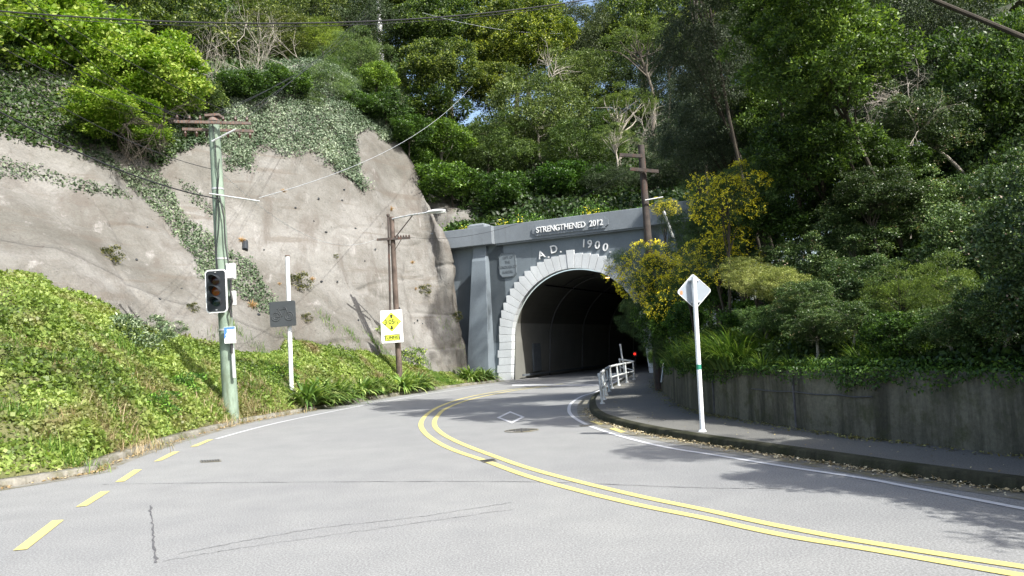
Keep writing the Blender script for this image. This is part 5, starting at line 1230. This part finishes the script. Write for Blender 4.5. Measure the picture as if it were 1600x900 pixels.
# weeds along the parapet top
g = np.random.default_rng(5); Q = np.array([PW(t, g.uniform(-.9, -.2), 9.95+abs(g.normal())*.28*(1+.8*math.sin(t*1.3))) for t in g.uniform(-6.5, 9.8, 5200)])
m = len(Q); s = .14*g.uniform(.6, 1.3, m); V, F = leaves(Q, unit(rdir(m, g)+ZU*.3), rdir(m, g), s, s*.5)
o = link('parapet_weeds', np_mesh('parapet_weeds', V, F, ML_under, g.uniform(0, 1, m))); o.color = (1.5, 1.8, 1.1, 1); tag(o, 'low green weeds growing along the top of the portal parapet', 'weeds', None, 'stuff')
Q = np.array([PW(t+g.normal()*.15, -.25, 10.12+abs(g.normal())*.22) for t in g.choice([-4.2, -3.1, -.3, .1, 5.8, 6.5, 1.2, -2.7, 6.1], 130)]); m = len(Q)
V, F = leaves(Q, rdir(m, g), rdir(m, g), .09, .09); o = link('weed_flowers', np_mesh('weed_flowers', V, F, ML_flower, g.uniform(0, 1, m))); tag(o, 'tiny yellow flowers dotted along the weeds on the parapet', 'flowers', None, 'stuff')

# gorse with yellow flowers
FL = [flower_mesh(70), flower_mesh(71, .8)]
for i, (x, y, rx, ry, Y, fl, lab) in enumerate(((1018, 428, 70, 66, 29.6, 0, 'gorse bush full of yellow flowers hiding the right side of the tunnel arch'), (1056, 458, 66, 62, 28, 0, 'yellow flowered gorse bush behind the diamond sign'),
        (1138, 305, 70, 66, 20.5, 0, 'tall gorse bush with yellow flowers at its top right of the portal'), (1040, 325, 26, 22, 38.5, 0, 'small gorse sprig with yellow flowers at the right end of the parapet'), (1090, 360, 60, 50, 27, None, 'dark gorse bush without flowers between the two flowering ones'),
        (1118, 400, 72, 58, 21.5, 1, 'sparsely flowering gorse bush right of the diamond sign'), (1004, 492, 40, 50, 31, None, 'dark green gorse low against the tunnel mouth'), (1032, 515, 40, 44, 29.5, None, 'dark gorse above the near end of the mossy wall'), (1030, 548, 26, 30, 28.6, None, 'low gorse hanging over the far end of the mossy wall'))):
    e, o, c, rd = plant('gorse_bush', x, y, rx, ry, Y, 'gorse', lab, 'gorse', None, (1, 1.05, .9), M_barkd, limbs=12, thin=.018)
    if fl is not None:
        f = link('flowers', FL[fl], e, o.location); f.scale = o.scale; f.rotation_euler = o.rotation_euler
# brambles and other shrubs on the right slope; dim tints put in shade
for x, y, rx, ry, Y, pr, col, lab in ((1245, 420, 90, 62, 20.5, 'bramble', (1, 1, 1), 'bramble mound nearest the diamond sign'), (1330, 370, 95, 68, 20.5, 'bramble', (1.05, 1.05, 1), 'middle bramble mound with small glossy leaves'),
        (1430, 335, 105, 78, 20.5, 'bramble', (1.1, 1.1, 1.05), 'high bramble mound at the right edge of the slope'), (1540, 380, 110, 100, 17, 'bramble', (1, 1, .95), 'bramble mound at the far right above the wall'),
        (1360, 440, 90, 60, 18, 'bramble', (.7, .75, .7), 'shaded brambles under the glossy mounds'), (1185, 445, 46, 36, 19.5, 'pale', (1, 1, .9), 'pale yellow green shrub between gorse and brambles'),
        (1232, 478, 34, 26, 18.5, 'pale', (1, 1, 1), 'small pale shrub right of the larger pale one'), (1405, 460, 62, 55, 15.5, 'feather', (1.0, 1.1, .5), 'soft yellow green feathery shrub low at the right'),
        (1480, 450, 60, 62, 14.5, 'feather', (.95, 1.05, .5), 'feathery shrub at the right edge above the wall'), (1170, 500, 60, 44, 20.5, 'shrub', (.6, .8, .5), 'dark leafy shrub behind the diamond sign post'),
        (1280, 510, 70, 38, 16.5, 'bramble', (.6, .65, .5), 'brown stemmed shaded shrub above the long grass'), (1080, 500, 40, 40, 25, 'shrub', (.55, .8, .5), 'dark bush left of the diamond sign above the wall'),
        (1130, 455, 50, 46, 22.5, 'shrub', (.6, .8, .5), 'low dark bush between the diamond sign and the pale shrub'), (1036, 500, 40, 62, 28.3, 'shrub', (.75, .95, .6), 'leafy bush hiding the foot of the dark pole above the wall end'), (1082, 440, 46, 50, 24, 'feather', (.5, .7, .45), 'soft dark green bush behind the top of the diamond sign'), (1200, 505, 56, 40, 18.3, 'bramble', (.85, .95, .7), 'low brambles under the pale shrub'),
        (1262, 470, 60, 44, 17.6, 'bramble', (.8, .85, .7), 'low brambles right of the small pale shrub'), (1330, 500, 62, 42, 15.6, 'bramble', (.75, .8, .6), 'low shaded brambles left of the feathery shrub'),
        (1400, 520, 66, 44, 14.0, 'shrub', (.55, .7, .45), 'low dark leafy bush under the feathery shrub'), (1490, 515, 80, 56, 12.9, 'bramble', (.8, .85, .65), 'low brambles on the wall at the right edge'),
        (1570, 490, 90, 80, 12.2, 'bramble', (.85, .9, .7), 'bramble clump over the wall in the lower right corner'), (1215, 440, 50, 34, 18.9, 'pale', (.95, 1, .85), 'spreading pale shrub against the bramble mound'), (1160, 425, 40, 34, 20.2, 'pale', (.9, .95, .8), 'pale green shrub nearest the gorse')):
    col = tuple(q*(1.4 if pr == 'bramble' else 1.2) for q in col)
    plant('bramble_mound' if pr == 'bramble' else 'shrub', x, y, rx, ry, Y, pr, lab, 'bramble' if pr == 'bramble' else 'shrub', None, col, M_barkp if pr == 'bramble' else M_barkd, limbs=14, thin=.012)

for (cx, cy, cz), r_, pr, lab in (((7.9, 10.9, 3.0), 1.5, 'bramble', 'bramble mound over the wall just beyond the right edge'), ((8.6, 8.4, 3.6), 2.1, 'bramble', 'big bramble mound over the wall nearest the viewer'), ((10.2, 5.6, 4.6), 2.5, 'bramble', 'bramble thicket on the bank to the right of the viewer'), ((12.0, 2.2, 5.2), 2.8, 'shrub', 'leafy thicket on the bank behind the viewer')):
    plant('bramble_mound' if pr == 'bramble' else 'shrub', None, (cx, cy, cz), r_, r_, 10, pr, lab, 'bramble' if pr == 'bramble' else 'shrub', None, (.95, 1, .9), M_barkp, limbs=10, thin=.02)
for (cx, cy, cz), r_, pr, lab in (((8.6, 8.0, 5.3), 2.1, 'broad', 'small broadleaf tree leaning over the footpath beside the viewer'), ((10.6, 5.6, 5.6), 2.3, 'broad', 'broadleaf tree on the bank behind the viewer'), ((7.6, 9.8, 6.9), 1.3, 'dark', 'high dark bough over the footpath at the right'), ((9.5, 37.5, 23.0), 2.4, 'dark', 'very tall dark tree right of the portal rising out of view')):
    plant('broadleaf_tree', None, (cx, cy, cz), r_, r_*(1.3 if cz > 20 else .8), 10, pr, lab, 'tree', None, (.95, 1, .9), M_barkd, limbs=8, thin=.03)
for (cx, cy, cz), r_, lab in (((7.9, 14.9, 9.5), 1.35, 'nearest bough of the trees leaning high over the bend out of view'), ((6.9, 16.7, 10.7), 1.6, 'second tree leaning high over the bend out of view'), ((6.0, 18.7, 12.2), 1.75, 'third tree leaning high over the bend above the diamond sign'), ((5.6, 21.2, 13.8), 1.9, 'farthest and highest tree leaning over the bend out of view')):
    plant('broadleaf_tree', None, (cx, cy, cz), r_, r_*.8, 10, 'broad', lab, 'tree', None, (.95, 1, .9), M_barkd, limbs=8, thin=.022, base=(cx+8.0, cy-8.0))
# long grass tufts hanging over the wall
GT = [strap_mesh('grass_tuft', ML_grass, 110, .75, .030, 80+k, spread=.22, up=(40, 88), droop=.75) for k in range(4)]
g = np.random.default_rng(88); gG = 'long grass tufts along the wall top'; i = 0
for k in range(58, 150):
    if (k > 122 or k < 84) and k % 3: continue
    for row in range(3):
        if g.uniform() < .25: continue
        p = WL[k]+nW[k]*(.10+row*.50+g.uniform(-.15, .2)); z = max(ground_z(p[0], p[1]), WT-.05) if row else WT-.02
        s = g.uniform(.6, 1.1)*(1.5 if 84 < k < 118 else .8); o = link('grass_tuft', GT[i % 4], None, (p[0], p[1], z)); o.scale = (s, s, s); o.rotation_euler = (0, 0, g.uniform(0, 6)); o.color = (1.25, 1.2, 1.0, 1)
        tag(o, 'green tuft of long arching grass on top of the mossy retaining wall', 'grass', gG); i += 1

# bare twigs: a branching generator
def branch(mb, p, d, ln, r, lev, g, spread=.5, up=.0):
    n = 5; pts = [np.array(p)]; dd = unit(np.array(d, float)[None])[0]
    for k in range(n): dd = unit((dd+g.normal(size=3)*.16+np.array([0, 0, up*.1]))[None])[0]; pts.append(pts[-1]+dd*ln/n)
    mb.tube(pts, list(np.linspace(r, r*.45, n+1)), 4, caps=False)
    if lev:
        for k in range(g.integers(3, 5)):
            f = g.integers(2, n+1); nd = unit((dd+g.normal(size=3)*spread)[None])[0]; branch(mb, pts[f], nd, ln*g.uniform(.5, .78), r*.5, lev-1, g, spread, up)
for x, y, Y, dx, dz, ln, nb, r, lab, mt, lev in ((385, 150, 53, .1, 1, 3.6, 8, .038, 'bare pale branched shrub above the ivy right of the green pole', M_barkp, 3), (335, 140, 50.5, -.1, 1, 3.0, 5, .03, 'bare twigs above the green pole top', M_barkp, 3), (470, 105, 56, -.7, .5, 2.8, 4, .035, 'bare pale branches leaning left in front of the feathery bush', M_barkp, 2),
        (1400, 245, 22, -1, .35, 1.3, 7, .022, 'bare grey branches reaching left at the right edge', M_barkp, 3), (1440, 170, 24, -.8, .3, 1.5, 7, .025, 'grey dead branches above the brambles at the right', M_barkp, 3), (1005, 215, 55, .2, .5, 1.8, 6, .035, 'dead pale branches around the top of the dark pole', M_barkp, 2),
        (250, 195, 39, .6, -.2, 1.6, 6, .03, 'dark drooping twigs hanging below the lime trees', M_barkd, 3), (190, 200, 38, .5, -.3, 1.8, 6, .03, 'drooping brown twigs over the cliff at the left', M_barkd, 3), (862, 120, 62, .1, .8, 1.8, 6, .03, 'grey dead branches inside the olive tree', M_barkp, 2)):
    g = np.random.default_rng(int(x*7+y)); b = P(x, y, Y); mb = MB()
    for q in range(nb): branch(mb, b+g.normal(size=3)*.1*ln, np.array([dx, -.2, dz])+g.normal(size=3)*.38, ln*g.uniform(.6, 1), r, lev, g, .45)
    tag(mb.build('bare_branches', mt), lab, 'branches')

# leaf litter in the gutters and at the foot of the wall
def litter(Lp, nn_, off, wid, n, z, u, size, lab, seed, col=(1, 1, 1), mat=ML_litter):
    g = np.random.default_rng(seed); a = g.uniform(u[0]*159, u[1]*159-.01, n)
    cl = vnoise(np.column_stack([a*1.7, np.zeros(n), np.zeros(n)]), seed) > -.6; a = a[cl]; n = len(a); i = a.astype(int); f = (a-i)[:, None]; i2 = np.minimum(i+1, 159)
    q = Lp[i]*(1-f)+Lp[i2]*f+nn_[i]*(off+np.abs(g.normal(size=n))*wid)[:, None]; Q = np.column_stack([q, z+g.uniform(.0, .03, n)])
    s = size*g.uniform(.5, 1.4, n); V, F = leaves(Q, unit(g.normal(size=(n, 3))*np.array([1, 1, .25])), unit(g.normal(size=(n, 3))*.35+ZU), s, s*.5)
    o = link('leaf_litter', np_mesh('leaf_litter', V, F, mat, g.uniform(0, 1, n))); o.color = (*col, 1); tag(o, lab, 'leaf litter', None, 'stuff')
litter(RK, -nR, .02, .11, 2600, .01, (.18, .72), .055, 'pale fallen leaves lying in the gutter against the right kerb', 1)
litter(LK, nL, .02, .09, 1500, .01, (.25, .70), .06, 'fallen leaves in the gutter against the left kerb', 2, (.8, .7, .55))
litter(WL, -nW, .02, .16, 3200, .158, (.25, .95), .05, 'fallen leaves and moss along the foot of the retaining wall', 3, (.45, .5, .25))
litter(RK, nR, .18, .9, 260, .158, (.2, .95), .04, 'scattered leaves on the right footpath', 4, (.9, .85, .7))
litter(LK, -nL, .25, .25, 2600, .12, (.2, .9), .06, 'dry litter along the back of the left kerb', 5, (.8, .8, .55))

g = np.random.default_rng(404); n = 26000; a_ = g.uniform(30, 158.9, n); i_ = a_.astype(int); f_ = (a_-i_)[:, None]; hang = .12+.30*np.clip(fbm(np.column_stack([a_*.35, a_*0, a_*0]), 3, 9)*.6+.5, 0, 1)
dz = g.uniform(0, 1, n)**1.5; q_ = WL[i_]*(1-f_)+WL[np.minimum(i_+1, 159)]*f_; out_ = g.uniform(-.16, .35, n)
Q = np.column_stack([q_+nW[i_]*out_[:, None], np.where(out_ < 0.02, WT+.08-dz*hang, WT+g.uniform(0, .22, n))])
s_ = .055*g.uniform(.6, 1.5, n); V, F = leaves(Q, unit(rdir(n, g)-ZU*.5), rdir(n, g), s_, s_*.6)
o = link('hanging_weeds', np_mesh('hanging_weeds', V, F, ML_under, g.uniform(0, 1, n))); o.color = (1.1, 1.3, .9, 1); tag(o, 'small dark weeds and creepers hanging over the top edge of the mossy wall', 'weeds', None, 'stuff')
